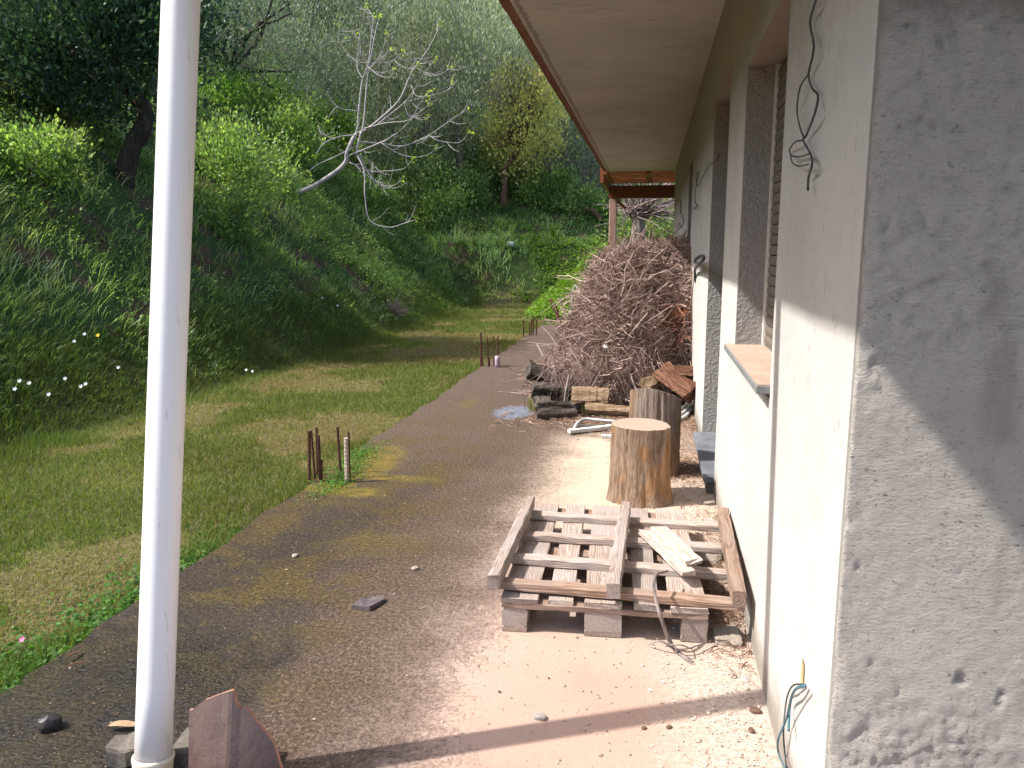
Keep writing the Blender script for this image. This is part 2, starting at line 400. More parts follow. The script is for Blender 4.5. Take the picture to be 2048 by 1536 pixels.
# ------------------------------------------------------------------ terrain
def hz(x, y, rough=True):
    x = np.asarray(x, float); y = np.asarray(y, float)
    wob = (n2(x, y, .25, 5)-.5)*1.3
    d1 = -4.9-x+wob*.5
    d2 = (y-22.6)*.97-(x+3.3)*.25+wob
    def soft(v, k=.35): return .5*(v+np.sqrt(v*v+k*k))
    def prof(d, s1, dk, s2): return soft(np.where(d < dk, s1*d, s1*dk+s2*(d-dk)))
    h1 = prof(d1, .9, 6.0, .57)
    h2 = prof(d2, .8, 2.2, .56)
    h3 = np.clip((x+3.2)*.85, 0, 1.7)*smooth(y, 16.2, 19.2)
    h3 = h3*(1-smooth(x, 1, 8)*.3)
    h = np.maximum(np.maximum(h1, h2), h3)
    far = np.hypot(x, y)
    h = np.minimum(h, 19-1.0*np.exp(-(far-60)**2/400))
    b = -.085+(n2(x, y, 1.1, 9)-.5)*.05
    r = (n2(x, y, .8, 3, 4)-.5)*.9*smooth(h, .25, 2.0)*(1-smooth(h, 12, 20)*.5)
    return b+np.maximum(h-.18, 0)+r
def hit(px, py, t0=3.0, t1=90.0):
    r = ray(px, py); r = r/r[1]
    t = np.linspace(t0, t1, 4000); P = np.array([0, 0, H])+t[:, None]*r
    below = P[:, 2] < hz(P[:, 0], P[:, 1]); i = np.argmax(below)
    return P[i] if below.any() else P[-1]
def grid_terrain():
    xs = np.concatenate([-150+np.arange(0, 118, 6.), np.arange(-32, -16, .6), np.arange(-16, 3, .14), np.arange(3, 20, 1.), np.arange(20, 160, 10.)])
    ys = np.concatenate([np.arange(-150, -6, 8.), np.arange(-6, 0, .8), np.arange(0, 30, .14), np.arange(30, 60, .6), np.arange(60, 200, 7.)])
    X, Y = np.meshgrid(xs, ys, indexing='ij'); Z = hz(X, Y)
    under = (X > -2.0) & (Y < 15.9) & (Y > -8); Z = np.where(under, -.25, Z)
    V = np.stack([X, Y, Z], -1).reshape(-1, 3)
    idx = np.arange(X.size).reshape(X.shape)
    Q = np.stack([idx[:-1, :-1], idx[1:, :-1], idx[1:, 1:], idx[:-1, 1:]], -1).reshape(-1, 4)
    k = NT('soil_and_thatch', .95, .1)
    n = k.noise(1.2, 5, .65); f = k.noise(30, 4, .7)
    x, y, z = k.xyz()
    soil = k.ramp(f, [(.3, (.045, .028, .02)), (.7, (.14, .085, .06))])
    thatch = k.ramp(f, [(.3, (.05, .06, .02)), (.7, (.16, .135, .065))])
    green = k.ramp(f, [(.3, (.02, .045, .012)), (.7, (.06, .10, .03))])
    up = k.ss(z, .1, .5)
    c = k.mix(k.ss(n, .42, .62), thatch, k.mix(.5, thatch, soil)); c = k.mix(up, c, k.mix(k.ss(n, .5, .6), green, soil))
    k.col(c); k.bump(k.math('ADD', f, k.noise(8, 4)), .8, .03)
    me = mesh('ground', V, Q, k.m, smooth_=True)
    return tag(put('ground', me), kind='structure')
grid_terrain()

# ------------------------------------------------------------------ concrete slab
def concrete():
    k = NT('stained_concrete', .9, .3)
    x, y, z = k.xyz()
    big = k.noise(2.2, 5, .6); mid = k.noise(9, 5, .65); fine = k.noise(95, 3, .7); grit = k.noise(55, 4, .8)
    hair = k.noise(26, 5, .75, vec=k.map((1, 1, 1)))
    # ---- weathered outer part
    dk = k.ramp(k.math('MULTIPLY_ADD', grit, .55, k.math('MULTIPLY', fine, .45)), [(.38, (.034, .021, .014)), (.51, (.105, .070, .049)), (.66, (.30, .215, .165))])
    dk2 = k.ramp(k.math('MULTIPLY_ADD', grit, .5, k.math('MULTIPLY', fine, .5)), [(.40, (.011, .0075, .005)), (.53, (.038, .026, .016)), (.68, (.14, .104, .075))])
    depthmix = k.ss(k.math('ADD', x, k.math('MULTIPLY', big, .9)), -1.35, -.25); depthmix = k.math('MAXIMUM', depthmix, k.math('MULTIPLY', k.ss(y, 3.5, 6.5), .75))
    out = k.mix(depthmix, dk2, dk)
    farb = k.ss(y, 6.0, 11.0)
    out = k.mix(k.math('MULTIPLY', farb, .45), out, k.ramp(mid, [(.3, (.062, .042, .030)), (.7, (.15, .108, .082))]))
    # pale aggregate specks
    sp = k.voro(95); spm = k.math('MULTIPLY', k.ss(sp, .16, .10), k.ss(k.noise(11, 3), .5, .62))
    out = k.mix(k.math('MULTIPLY', spm, .8), out, (.28, .25, .23))
    # olive algae and yellow moss
    al = k.math('MULTIPLY', k.ss(k.noise(2.6, 5, .75), .42, .60), k.ss(y, 9.0, 4.5))
    al = k.math('MULTIPLY', al, k.ss(k.math('ADD', x, k.math('MULTIPLY', big, .5)), -.65, -1.15))
    out = k.mix(k.math('MULTIPLY', al, .7), out, k.ramp(grit, [(.38, (.020, .014, .004)), (.65, (.145, .10, .022))]))
    nz = k.math('MULTIPLY', k.math('SUBTRACT', k.noise(7, 5, .75), .5), 2.2)
    for (cx, cy, rx, ry, a) in ((-1.95, 5.3, .20, .45, .9), (-2.0, 4.68, .17, .12, .9), (-1.82, 4.6, .2, .10, .9), (-1.68, 4.95, .30, .07, .8), (-1.35, 3.75, .25, .16, .22), (-1.75, 7.6, .10, .2, .35)):
        mm = k.blob(cx, cy, rx, ry, .45, nz)
        out = k.mix(k.math('MULTIPLY', mm, a), out, k.ramp(k.math('MULTIPLY_ADD', grit, .6, k.math('MULTIPLY', mid, .4)), [(.38, (.035, .032, .010)), (.5, (.13, .10, .014)), (.64, (.23, .135, .02))]))
    # ---- clean inner strip sheltered by the eaves
    edge = k.math('SUBTRACT', x, k.math('MULTIPLY', k.math('SUBTRACT', y, 2.2), .035))
    e1 = k.math('ADD', edge, k.math('MULTIPLY', k.math('SUBTRACT', big, .5), .5))
    e1 = k.math('ADD', e1, k.math('MULTIPLY', k.math('SUBTRACT', hair, .5), .55))
    e1 = k.math('ADD', e1, k.math('MULTIPLY', k.math('SUBTRACT', k.noise(70, 5, .8), .5), .9))
    clean_m = k.ss(e1, -1.0, -.55)
    cl = k.ramp(big, [(.3, (.33, .23, .185)), (.5, (.385, .285, .23)), (.7, (.37, .29, .24))])
    cl = k.mix(k.ss(y, 3.6, 5.0), cl, (.44, .345, .265))
    pk = k.blob(-.18, 2.3, .42, .5, .6, k.math('MULTIPLY', k.math('SUBTRACT', mid, .5), 1.2))
    cl = k.mix(k.math('MULTIPLY', pk, .55), cl, (.36, .225, .17))
    cl = k.mix(k.math('MULTIPLY', k.ss(mid, .5, .7), .35), cl, (.31, .225, .18))
    cl = k.mix(k.math('MULTIPLY', k.ss(k.noise(140, 2, .6), .63, .69), .75), cl, (.22, .15, .12))
    wl = k.ss(k.math('ADD', x, k.math('MULTIPLY', mid, .3)), .12, .42)
    cl = k.mix(k.math('MULTIPLY', wl, .6), cl, k.ramp(grit, [(.35, (.2, .15, .12)), (.5, (.42, .34, .28)), (.65, (.58, .51, .45))]))
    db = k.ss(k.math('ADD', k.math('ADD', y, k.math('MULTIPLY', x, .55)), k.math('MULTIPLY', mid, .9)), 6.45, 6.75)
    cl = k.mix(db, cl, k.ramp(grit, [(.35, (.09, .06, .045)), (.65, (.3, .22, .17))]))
    c = k.mix(clean_m, out, cl)
    # blue-grey patch beside the firewood: a puddle's sky reflection painted as colour
    bl = k.blob(-1.24, 7.25, .17, .30, .25, k.math('MULTIPLY', k.math('SUBTRACT', k.noise(12, 4, .7), .5), 1.6))
    c = k.mix(k.math('MULTIPLY', bl, .85), c, k.ramp(grit, [(.36, (.06, .075, .1)), (.6, (.20, .235, .30))]))
    # damp area
    wet = k.math('MULTIPLY', k.ss(k.math('ADD', x, k.math('MULTIPLY', big, .8)), -.75, -1.0), k.ss(k.math('ADD', y, k.math('MULTIPLY', mid, 1.0)), 3.6, 2.9))
    c = k.mix(k.math('MULTIPLY', wet, .75), c, k.mix(1.0, c, (.26, .27, .33), 'MULTIPLY'))
    k.col(c)
    k.rough(k.math('SUBTRACT', .93, k.math('MULTIPLY', wet, .66)))
    h = k.math('ADD', k.math('MULTIPLY', grit, 1.0), k.math('MULTIPLY', fine, .5))
    h = k.math('MULTIPLY', h, k.math('SUBTRACT', 1.15, clean_m))
    k.bump(k.math('ADD', h, k.math('MULTIPLY', k.noise(60, 3), .3)), .9, .008)
    return k.m
def slab():
    ys = np.arange(-1, 16.2, .05); n = len(ys)
    e = -2.15+(n2(ys, ys*0, 2.2, 2)-.5)*.09+(n2(ys, ys*0, 12, 4)-.5)*.05
    cols = np.concatenate([np.linspace(0, 1, 30)])
    V = []
    for t in cols: V.append(np.stack([e+(.9-e)*t, ys, (n2(e+(.9-e)*t, ys, 1.5, 8)-.5)*.006], -1))
    V = np.array(V)                               # (30,n,3)
    side = V[0].copy(); side[:, 2] = -.2; side[:, 0] -= .01
    V = np.concatenate([side[None], V]); end = V[:, -1].copy(); end[:, 2] = -.2
    idx = np.arange(V.shape[0]*n).reshape(V.shape[0], n)
    Q = np.stack([idx[:-1, :-1], idx[1:, :-1], idx[1:, 1:], idx[:-1, 1:]], -1).reshape(-1, 4)
    allV = np.concatenate([V.reshape(-1, 3), end]); b = V.shape[0]*n; ei = np.arange(V.shape[0])+b
    Q2 = np.stack([idx[:-1, -1], idx[1:, -1], ei[1:], ei[:-1]], -1)
    return tag(put('concrete_slab', mesh('concrete_slab', allV, np.concatenate([Q, Q2]), concrete())), kind='structure')
slab()

# ------------------------------------------------------------------ house
XW = .42; ZS = 3.08
house = empty('house', (XW, 1.72, 0), label='cream rendered single storey house with deep concrete eaves, along the right side', cat='house')
HO = Vector((XW, 1.72, 0))
def hpart(name, me, parent=None):
    o = put(name, me, parent or house); o.matrix_parent_inverse = Matrix.Identity(4)
    if parent is None: o.location = -HO
    return o
T = .26
w = [(XW, XW+T, 2.87, 4.10, -.2, .985), (XW, XW+T, 2.87, 4.10, 2.36, ZS+.02), (XW, XW+T, 4.10, 4.95, -.2, ZS+.02),
     (XW, XW+T, 4.95, 6.20, 2.56, ZS+.02), (XW, XW+T, 4.95, 6.20, -.2, .02), (XW, XW+T, 6.20, 9.28, -.2, ZS+.02),
     (XW, XW+T, 9.28, 10.21, -.2, 1.0), (XW, XW+T, 9.28, 10.21, 2.5, ZS+.02), (XW, XW+T, 10.21, 17.0, -.2, ZS+.02), (XW, XW+T, 1.75, 2.87, -.2, ZS+.02)]
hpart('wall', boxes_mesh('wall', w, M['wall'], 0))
# corner pier: side face towards the slab and the rough front return, displaced geometry with a worn arris
def rough_corner():
    zs = np.arange(-.2, 3.1, .011); s1 = np.arange(0, .03, .006); s2 = np.concatenate([np.arange(.006, 1.6, .0058), np.arange(1.6, 6, .25)])
    # arc-length parameter: side part (Y from 2.02 to 1.72) then front part (X from .42 to right)
    sy = 1.75-s1; A = np.stack([np.full_like(sy, XW), sy], -1); B = np.stack([XW+s2, np.full_like(s2, 1.72)], -1)
    C = np.concatenate([A, [[XW, 1.72]], B]); nC = len(C)
    side = np.concatenate([np.zeros(len(A)), [.5], np.ones(len(B))])
    Z = zs; X = np.repeat(C[:, 0][:, None], len(Z), 1); Y = np.repeat(C[:, 1][:, None], len(Z), 1); ZZ = np.repeat(Z[None], nC, 0)
    P = np.stack([X*42, Y*42, ZZ*80], -1)
    big = fbm(np.stack([X*2.2, Y*2.2, ZZ*2.6], -1), 3, 4)-.5
    n1 = fbm(P, 11, 3)-.5; n3 = np.abs(fbm(np.stack([X*60, Y*60, ZZ*110+fbm(P*.2, 8, 2)*6], -1), 31, 2)-.5)
    rough = smooth(fbm(np.stack([X*1.6, Y*1.6, ZZ*1.2], -1), 77, 3)-.14*(ZZ-1.3), .40, .56)
    pit = smooth(fbm(np.stack([X*24, Y*24, ZZ*44], -1), 55, 3), .76, .84)
    amp = (.0018+.0095*rough)
    disp = big*.006+n1*amp*1.9-n3*amp*1.2-pit*.009
    f = side[:, None]; disp = disp*smooth(X-XW, -.001, .035)-.0*f
    chipz = smooth(fbm(np.stack([X*0, Y*0, ZZ*28], -1), 91, 3), .45, .75)*.006*np.exp(-(np.hypot(X-XW, Y-1.72)/.014)**2)
    dx = np.zeros_like(X); dy = np.where(f > .6, disp, 0)
    V = np.stack([X+dx+chipz, Y-dy+chipz, ZZ], -1)
    idx = np.arange(nC*len(Z)).reshape(nC, len(Z))
    Q = np.stack([idx[:-1, :-1], idx[1:, :-1], idx[1:, 1:], idx[:-1, 1:]], -1).reshape(-1, 4)
    k = NT('grey_lumpy_render', .93, .15)
    x, y, z = k.xyz()
    n_ = k.noise(2.0, 5, .6); m_ = k.noise(11, 5, .7); g_ = k.noise(60, 3, .6)
    c = k.mix(k.ss(n_, .35, .65), (.80, .745, .69), (.70, .65, .60))
    c = k.mix(k.math('MULTIPLY', k.ss(m_, .56, .74), .4), c, (.50, .43, .37))
    c = k.mix(k.math('MULTIPLY', k.ss(k.noise(45, 4, .75), .64, .70), .65), c, (.16, .13, .10))
    scr = k.math('MULTIPLY', k.ss(k.noise(58, 5, .7, vec=k.map((1, 1, 2.4))), .60, .655), k.ss(k.noise(4.5, 4, .6), .42, .6))
    c = k.mix(k.math('MULTIPLY', scr, .75), c, (.10, .082, .065))
    c = k.mix(k.math('MULTIPLY', k.ss(k.noise(3.3, 4, .7, vec=k.map((1, 1, .35))), .56, .66), .4), c, (.38, .31, .255))
    crev = k.noise(80, 6, .8, vec=k.map((1, 1, 1.8)))
    c = k.mix(k.math('MULTIPLY', k.ss(crev, .45, .35), .5), c, (.30, .26, .22))  # grime tone in the bump hollows, painted dark to deepen relief shading
    sm = k.ss(k.math('ADD', z, k.math('MULTIPLY', n_, .8)), 1.4, 2.6)
    c = k.mix(k.math('MULTIPLY', sm, .6), c, (.66, .585, .51))
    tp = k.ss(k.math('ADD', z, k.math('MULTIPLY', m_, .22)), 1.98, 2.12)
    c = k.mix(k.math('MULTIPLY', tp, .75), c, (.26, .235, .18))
    # white paint on the slab side of the corner
    sd = k.ss(y, 1.724, 1.735)
    wh = k.mix(k.ss(n_, .35, .7), (.53, .505, .475), (.46, .44, .41))
    wh = k.mix(k.math('MULTIPLY', k.ss(k.noise(60, 2, .5, vec=k.map((1, 1, .18))), .7, .74), .6), wh, (.2, .17, .13))
    zt = k.math('ADD', z, k.math('MULTIPLY', k.noise(2.5, 5, .7), .9)); wh = k.mix(k.math('MULTIPLY', k.ss(zt, 2.2, 3.1), .8), wh, (.32, .27, .20))  # same painted soffit shade carried onto the corner
    k.col(k.mix(sd, c, wh)); k.bump(k.math('ADD', k.math('MULTIPLY', k.noise(80, 6, .8, vec=k.map((1, 1, 1.8))), 2.0), k.math('MULTIPLY', k.noise(230, 3), .5)), 1.0, .017)
    hpart('corner_render', mesh('corner_render', V.reshape(-1, 3), Q, k.m, smooth_=True))
rough_corner()
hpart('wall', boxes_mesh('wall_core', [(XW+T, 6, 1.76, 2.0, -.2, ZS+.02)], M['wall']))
# reveals
rv = []
D = .14
def reveal(y0, y1, z0, z1, d=D):
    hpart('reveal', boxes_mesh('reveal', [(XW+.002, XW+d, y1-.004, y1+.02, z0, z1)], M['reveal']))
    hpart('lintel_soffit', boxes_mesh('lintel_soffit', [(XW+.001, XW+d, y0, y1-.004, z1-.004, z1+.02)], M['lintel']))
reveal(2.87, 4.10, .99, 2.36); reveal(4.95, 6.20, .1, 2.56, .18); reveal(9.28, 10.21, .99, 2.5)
# roof slab, soffit, fascia
hpart('soffit', boxes_mesh('soffit', [(-.945, 6, .75, 16.9, ZS, ZS+.14)], M['soffit']))
def fascia():
    ys = np.arange(.75, 16.95, .12); r = (n2(ys, ys*0, 4, 6)-.5)*.012
    sec = [(-1.015, .0), (-.98, -.012), (-.968, -.004), (-.946, -.002), (-.946, .16), (-1.02, .165)]
    V = np.array([[(x+rr, y, ZS+z+rr*.6) for x, z in sec] for y, rr in zip(ys, r)])
    n, k = V.shape[:2]; idx = np.arange(n*k).reshape(n, k); a = idx[:-1]; c = idx[1:]
    Q = np.stack([a, np.roll(a, -1, 1), np.roll(c, -1, 1), c], -1).reshape(-1, 4)
    hpart('fascia', mesh('fascia', V.reshape(-1, 3), [Q, np.array([idx[0], idx[-1][::-1]])], M['fascia']))
fascia()
hpart('roof', boxes_mesh('roof', [(-1.06, 6.1, .70, 16.9, ZS+.17, ZS+.26)], M['roof']))
# rolling shutters
def slat_mesh(L, hgt=.046):
    a = np.linspace(0, 1, 6); prof = [(-.0045*math.sin(t*math.pi), t*hgt*.93) for t in a]+[(.006, hgt*.93), (.006, 0)]
    V = []
    for s in (0, L):
        for x, z in prof: V.append((x, s, z))
    k = len(prof); Q = [(i, (i+1) % k, (i+1) % k+k, i+k) for i in range(k)]
    return mesh('slat', np.array(V), [np.array(Q), np.array([list(range(k))[::-1], list(range(k, 2*k))])], M['shutter'])
def shutter(y0, y1, z0, z1, xd):
    s = hpart('roller_shutter', boxes_mesh('roller_shutter', [(xd+.03, xd+.05, y0, y1, z0, z1)], M['dark']))
    g = boxes_mesh('guide_rail', [(xd-.014, xd+.022, y1-.040, y1-.006, z0, z1)], M['frame'], .002); put('guide_rail', g, s)
    g2 = boxes_mesh('guide_rail', [(xd-.014, xd+.022, y0+.006, y0+.040, z0, z1)], M['frame'], .002); put('guide_rail', g2, s)
    me = slat_mesh(y1-y0-.06); z = z0+.012
    while z < z1-.03:
        put('slat', me, s, (xd, y0+.03, z)); z += .0475
shutter(2.87, 4.10, .99, 2.355, XW+D); shutter(9.28, 10.21, .99, 2.495, XW+D)
def sill(y0, y1, z=1.035, xo=.372):
    s = hpart('window_sill', boxes_mesh('window_sill', [(xo, XW+D+.02, y0, y1, z-.032, z-.002)], M['sill_edge'], .003))
    put('sill_top', boxes_mesh('sill_top', [(xo+.004, XW+D+.016, y0+.004, y1-.004, z-.001, z+.0015)], M['sill']), s)
sill(2.86, 4.14); sill(9.25, 10.25)
d = hpart('door', boxes_mesh('door', [(XW+.18, XW+.22, 4.95, 6.20, .12, 2.56)], M['door']))
for i in range(3): put('door_panel', boxes_mesh('door_panel', [(XW+.168, XW+.182, 5.1, 6.05, .3+i*.74, .9+i*.74)], M['door'], .006), d)
th = hpart('threshold', boxes_mesh('threshold', [(.355, XW+.18, 4.93, 6.196, .075, .115)], M['threshold'], .004))
put('step_riser', boxes_mesh('step_riser', [(.375, XW+.02, 4.95, 6.19, .005, .0745)], M['block']), th)
# broken pocket where the lower cables come out
p = onx(1607, 1348)
def pocket():
    bm = bmesh.new(); r = np.random.default_rng(3); pts = []
    for i in range(14):
        a = i/14*2*math.pi; rr = r.uniform(.8, 1.15)
        pts.append((p[1]+math.cos(a)*.018*rr, p[2]+math.sin(a)*.042*rr))
    vs = [bm.verts.new((XW-.0035, y, z)) for y, z in pts]; vi = [bm.verts.new((XW-.0015, p[1]+(y-p[1])*.75, p[2]+(z-p[2])*.75)) for y, z in pts]
    for i in range(14): bm.faces.new((vs[i], vs[(i+1) % 14], vi[(i+1) % 14], vi[i]))
    bm.faces.new(vi); me = bpy.data.meshes.new('cable_hole'); bm.to_mesh(me); bm.free(); me.materials.append(M['hole']); hpart('cable_hole', me)
pocket()

# ------------------------------------------------------------------ timber porch at the far end
porch = empty('porch', (-.93, 19.5, 0), label='red-brown stained timber lean-to roof on a post at the far end of the house', cat='porch')
PO = Vector((-.93, 19.5, 0))
def ppart(name, me): o = put(name, me, porch, -PO); return o
def pboard(name, x0, x1, y0, y1, z0, z1, m, axis='x', seed=0, rx=0):
    cx, cy, cz = (x0+x1)/2, (y0+y1)/2, (z0+z1)/2
    L = (x1-x0) if axis == 'x' else ((y1-y0) if axis == 'y' else (z1-z0))
    if axis == 'x': me = plank_mesh(L, y1-y0, z1-z0, m, seed, .001, 6, 0); rot = (rx, 0, 0)
    elif axis == 'y': me = plank_mesh(L, x1-x0, z1-z0, m, seed, .001, 6, 0); rot = (0, 0, math.pi/2)
    else: me = plank_mesh(L, x1-x0, y1-y0, m, seed, .001, 6, 0); rot = (0, math.pi/2, math.pi/2)
    o = put(name, me, porch, Vector((cx, cy, cz))-PO, rot); return o
for i in range(14):
    y = 16.98+i*.19
    pboard('ceiling_board', -1.02, 2.0, y, y+.178, 3.21-i*.012, 3.235-i*.012, M['porchwood'], 'x', i)
for x in (-1.0, -.12, .8): pboard('rafter', x-.045, x+.045, 16.92, 19.40, 3.03, 3.13, M['porchwood'], 'y', 3)
pboard('beam', -1.04, 2.0, 19.42, 19.56, 2.70, 2.99, M['porchwood'], 'x', 5)
pboard('side_beam', -1.09, -1.02, 16.93, 19.62, 2.86, 3.17, M['porchwood'], 'y', 6)
pboard('post', -1.02, -.85, 19.42, 19.56, .1, 2.69, M['postwood'], 'z', 8)
def brace():
    me = plank_mesh(.45, .07, .07, M['porchwood'], 9, .001, 4, 0)
    o = put('brace', me, porch, Vector((-.80, 19.49, 2.62))-PO, (0, math.radians(45), 0))
brace()

# ------------------------------------------------------------------ white downpipe
def pipe():
    b = at(307, 1502, 1.84); tq = at(362, 0, 2.12); dq = (tq-b)/(tq[2]-b[2]); b = b-dq*(b[2]+.005); tp = b+dq*3.36
    root = empty('downpipe', b, label='leaning white plastic downpipe rising past the left side of the view', cat='pipe')
    V, Fs = tubes(spline([b*0, tp-b], 12)[None], np.full((1, 12), .0495), 40, True)
    put('pipe', mesh('pipe', V, Fs, M['pvc'], smooth_=True), root).location = (0, 0, 0)
    ax = (tp-b)/np.linalg.norm(tp-b)
    k = NT('yellowed_pvc_collar', .45, .4); n = k.noise(14, 4); k.col(k.mix(k.ss(n, .45, .7), (.66, .60, .48), (.5, .42, .3)))
    R = np.array([.0525, .0535, .0535, .0555, .0565, .0555, .0505]); L = np.array([.0, .01, .092, .098, .104, .110, .113])
    V, Fs = tubes((ax*L[:, None])[None], R[None], 40, False)
    put('collar', mesh('collar', V, Fs, k.m, smooth_=True), root)
pipe()

# ------------------------------------------------------------------ generic rubble helper
def rock_mesh(name, sx, sy, sz, m, seed, sub=2, jag=.25):
    bm = bmesh.new(); bmesh.ops.create_icosphere(bm, subdivisions=sub, radius=1)
    V = np.array([v.co[:] for v in bm.verts]); n = fbm(V*1.3+seed*7.3, seed, 3)-.5; n2_ = vnoise(V*3.1+seed, seed+5)-.5
    V = np.sign(V)*np.abs(V)**.75
    V = V*(1+n*jag*2+n2_*jag*.6)[:, None]*np.array([sx, sy, sz])
    for v, c in zip(bm.verts, V): v.co = c
    me = bpy.data.meshes.new(name); bm.to_mesh(me); bm.free(); me.materials.append(m); return me

# ------------------------------------------------------------------ foreground: broken tile, blocks, laths
def roof_tile():
    n, m = 26, 18
    u = np.linspace(0, 1, n); v = np.linspace(0, 1, m)
    U, Vv = np.meshgrid(u, v, indexing='ij')
    # curved tile standing on edge, broken along its top
    top = .345+.04*np.clip((U-.15)/.35, 0, 1)-.16*np.clip((U-.55)/.45, 0, 1)**1.1-.035*smooth(U, .53, .56)+.02*smooth(U, .60, .64)-.05*smooth(U, .9, 1)
    top -= .03*smooth(.2-U, .0, .2)
    Z = Vv*top; X = -.128+.25*U; X += (Vv-.4)*.02*(U-.5)
    Yc = -.045*np.sin(U*np.pi*.95)-.006*smooth(U, .42, .47)*smooth(.62-U, 0, .12)+.02*Vv*0
    V0 = np.stack([X, Yc, Z], -1); V0 += ((fbm(V0*30, 3, 3)-.5)*.004)[..., None]
    V1 = V0+np.array([0, .014, 0]); idx = np.arange(n*m).reshape(n, m)
    Q0 = np.stack([idx[:-1, :-1], idx[1:, :-1], idx[1:, 1:], idx[:-1, 1:]], -1).reshape(-1, 4); Q1 = Q0[:, ::-1]+n*m
    def strip(a): return np.stack([a[:-1], a[1:], a[1:]+n*m, a[:-1]+n*m], -1)
    E = np.concatenate([strip(idx[:, -1]), strip(idx[:, 0][::-1]), strip(idx[0]), strip(idx[-1][::-1])])
    me = mesh('roof_tile', np.concatenate([V0.reshape(-1, 3), V1.reshape(-1, 3)]), np.concatenate([Q0, Q1, E]), [M['tile'], M['tile_edge']], mi=[0]*(len(Q0)*2)+[1]*len(E), smooth_=False)
    o = put('roof_tile', me, None, (-1.025, 1.70, .0), (math.radians(-14), 0, math.radians(6)))
    tag(o, 'broken maroon clay roof tile propped upright beside the foot of the white pipe', 'roof tile')
roof_tile()
tag(put('stone_block', plank_mesh(.10, .09, .06, M['block'], 4, .005, 5, .002, .01), None, (-1.485, 1.945, .031), (0, 0, .25)), 'rough concrete lump just left of the white pipe foot', 'stone')
tag(put('concrete_block', boxes_mesh('concrete_block', [(-.12, .12, -.06, .06, 0, .085)], M['block'], .006), None, (-1.215, 1.965, 0), (0, 0, math.radians(8))), 'broken grey concrete block between the white pipe and the maroon tile', 'block')
tag(put('white_lath', plank_mesh(.26, .05, .02, M['whiteboard'], 12), None, (-1.50, 1.80, .012), (0, 0, math.radians(12))), 'white painted lath end left of the pipe at the bottom edge', 'lath')
tag(put('white_lath', plank_mesh(.34, .06, .022, M['whiteboard'], 13), None, (-.90, 1.905, .012), (0, 0, math.radians(2))), 'white painted lath lying right of the maroon tile at the bottom edge', 'lath')

# ------------------------------------------------------------------ pallets
# lower EUR style pallet
pa = gnd(990, 1262)
LP = empty('pallet', (pa[0]+.40, pa[1]+.62, 0), (0, 0, math.radians(2.6)), label='weathered grey wooden pallet lying flat on the slab, under the slatted frame', cat='pallet')
_pm = {}
def pl(L, W, Th, m, seed, **k):
    key = (L, W, Th, m.name, seed)
    if key not in _pm: _pm[key] = plank_mesh(L, W, Th, m, seed, **k)
    return _pm[key]
xx = -.4
for i, wd in enumerate((.143, .098, .145, .098, .143)):
    o = put('top_board', pl(1.2, wd, .022, M['pallet'], i, chip=.004), LP, (xx+wd/2, random.uniform(-.006, .006), .133), (0, 0, math.pi/2+random.uniform(-.004, .004))); xx += wd+.0433
for y in (-.53, 0, .53): put('cross_board', pl(.8, .145, .022, M['pallet_red'], 7), LP, (0, y, .111))
for x, wd in ((-.35, .10), (0, .145), (.35, .10)):
    put('bottom_board', pl(1.2, wd, .020, M['pallet'], 9), LP, (x, 0, .010), (0, 0, math.pi/2))
    for y in (-.53, 0, .53): put('block', pl(.14, wd, .078, M['pallet'], 11+int(wd*100), n=3, warp=0), LP, (x, y, .060), (0, 0, math.pi/2))
# upper slatted frame
UP = empty('slatted_frame', (-.11, 3.44, .146), (0, math.radians(.4), math.radians(-.4)), label='slatted timber frame with three runners lying on top of the pallet', cat='wooden frame')
for y, L in ((-.43, 1.0), (-.15, .98), (.14, .98), (.44, .98)):
    put('slat', pl(L, .066, .030, M['pallet_red'] if y < -.4 else M['pallet'], 21+int(y*10)), UP, (0, y, .015), (random.uniform(-.02, .02), 0, random.uniform(-.012, .012)))
put('runner', pl(1.03, .046, .062, M['pallet'], 31, warp=.006, chip=.006), UP, (-.472, -.01, .062), (0, 0, math.pi/2+.012))
put('runner', pl(1.03, .052, .062, M['pallet'], 32, warp=.003), UP, (.008, -.005, .062), (0, 0, math.pi/2-.006))
put('runner', pl(1.03, .052, .066, M['pallet_red'], 33, warp=.004), UP, (.482, .0, .064), (0, 0, math.pi/2-.02))
def loose(px0, py0, px1, py1, z, wd, th_, m, seed, lab):
    a = gnd(px0, py0, z); b = gnd(px1, py1, z); d_ = b-a; L = np.linalg.norm(d_)
    o = put('loose_plank', plank_mesh(L, wd, th_, m, seed, .002, 12, .004, chip=.016), None, (a+b)/2, (0, math.radians(1.5), math.atan2(d_[1], d_[0])))
    tag(o, lab, 'plank')
loose(1290, 1066, 1378, 1146, .205, .062, .020, M['bleached'], 41, 'bleached plank with a rounded end lying across the slatted frame, the nearer of the two')
loose(1316, 1058, 1388, 1124, .228, .074, .024, M['bleached'], 42, 'whiter bleached plank with a splintered end, the farther of the two on the frame')

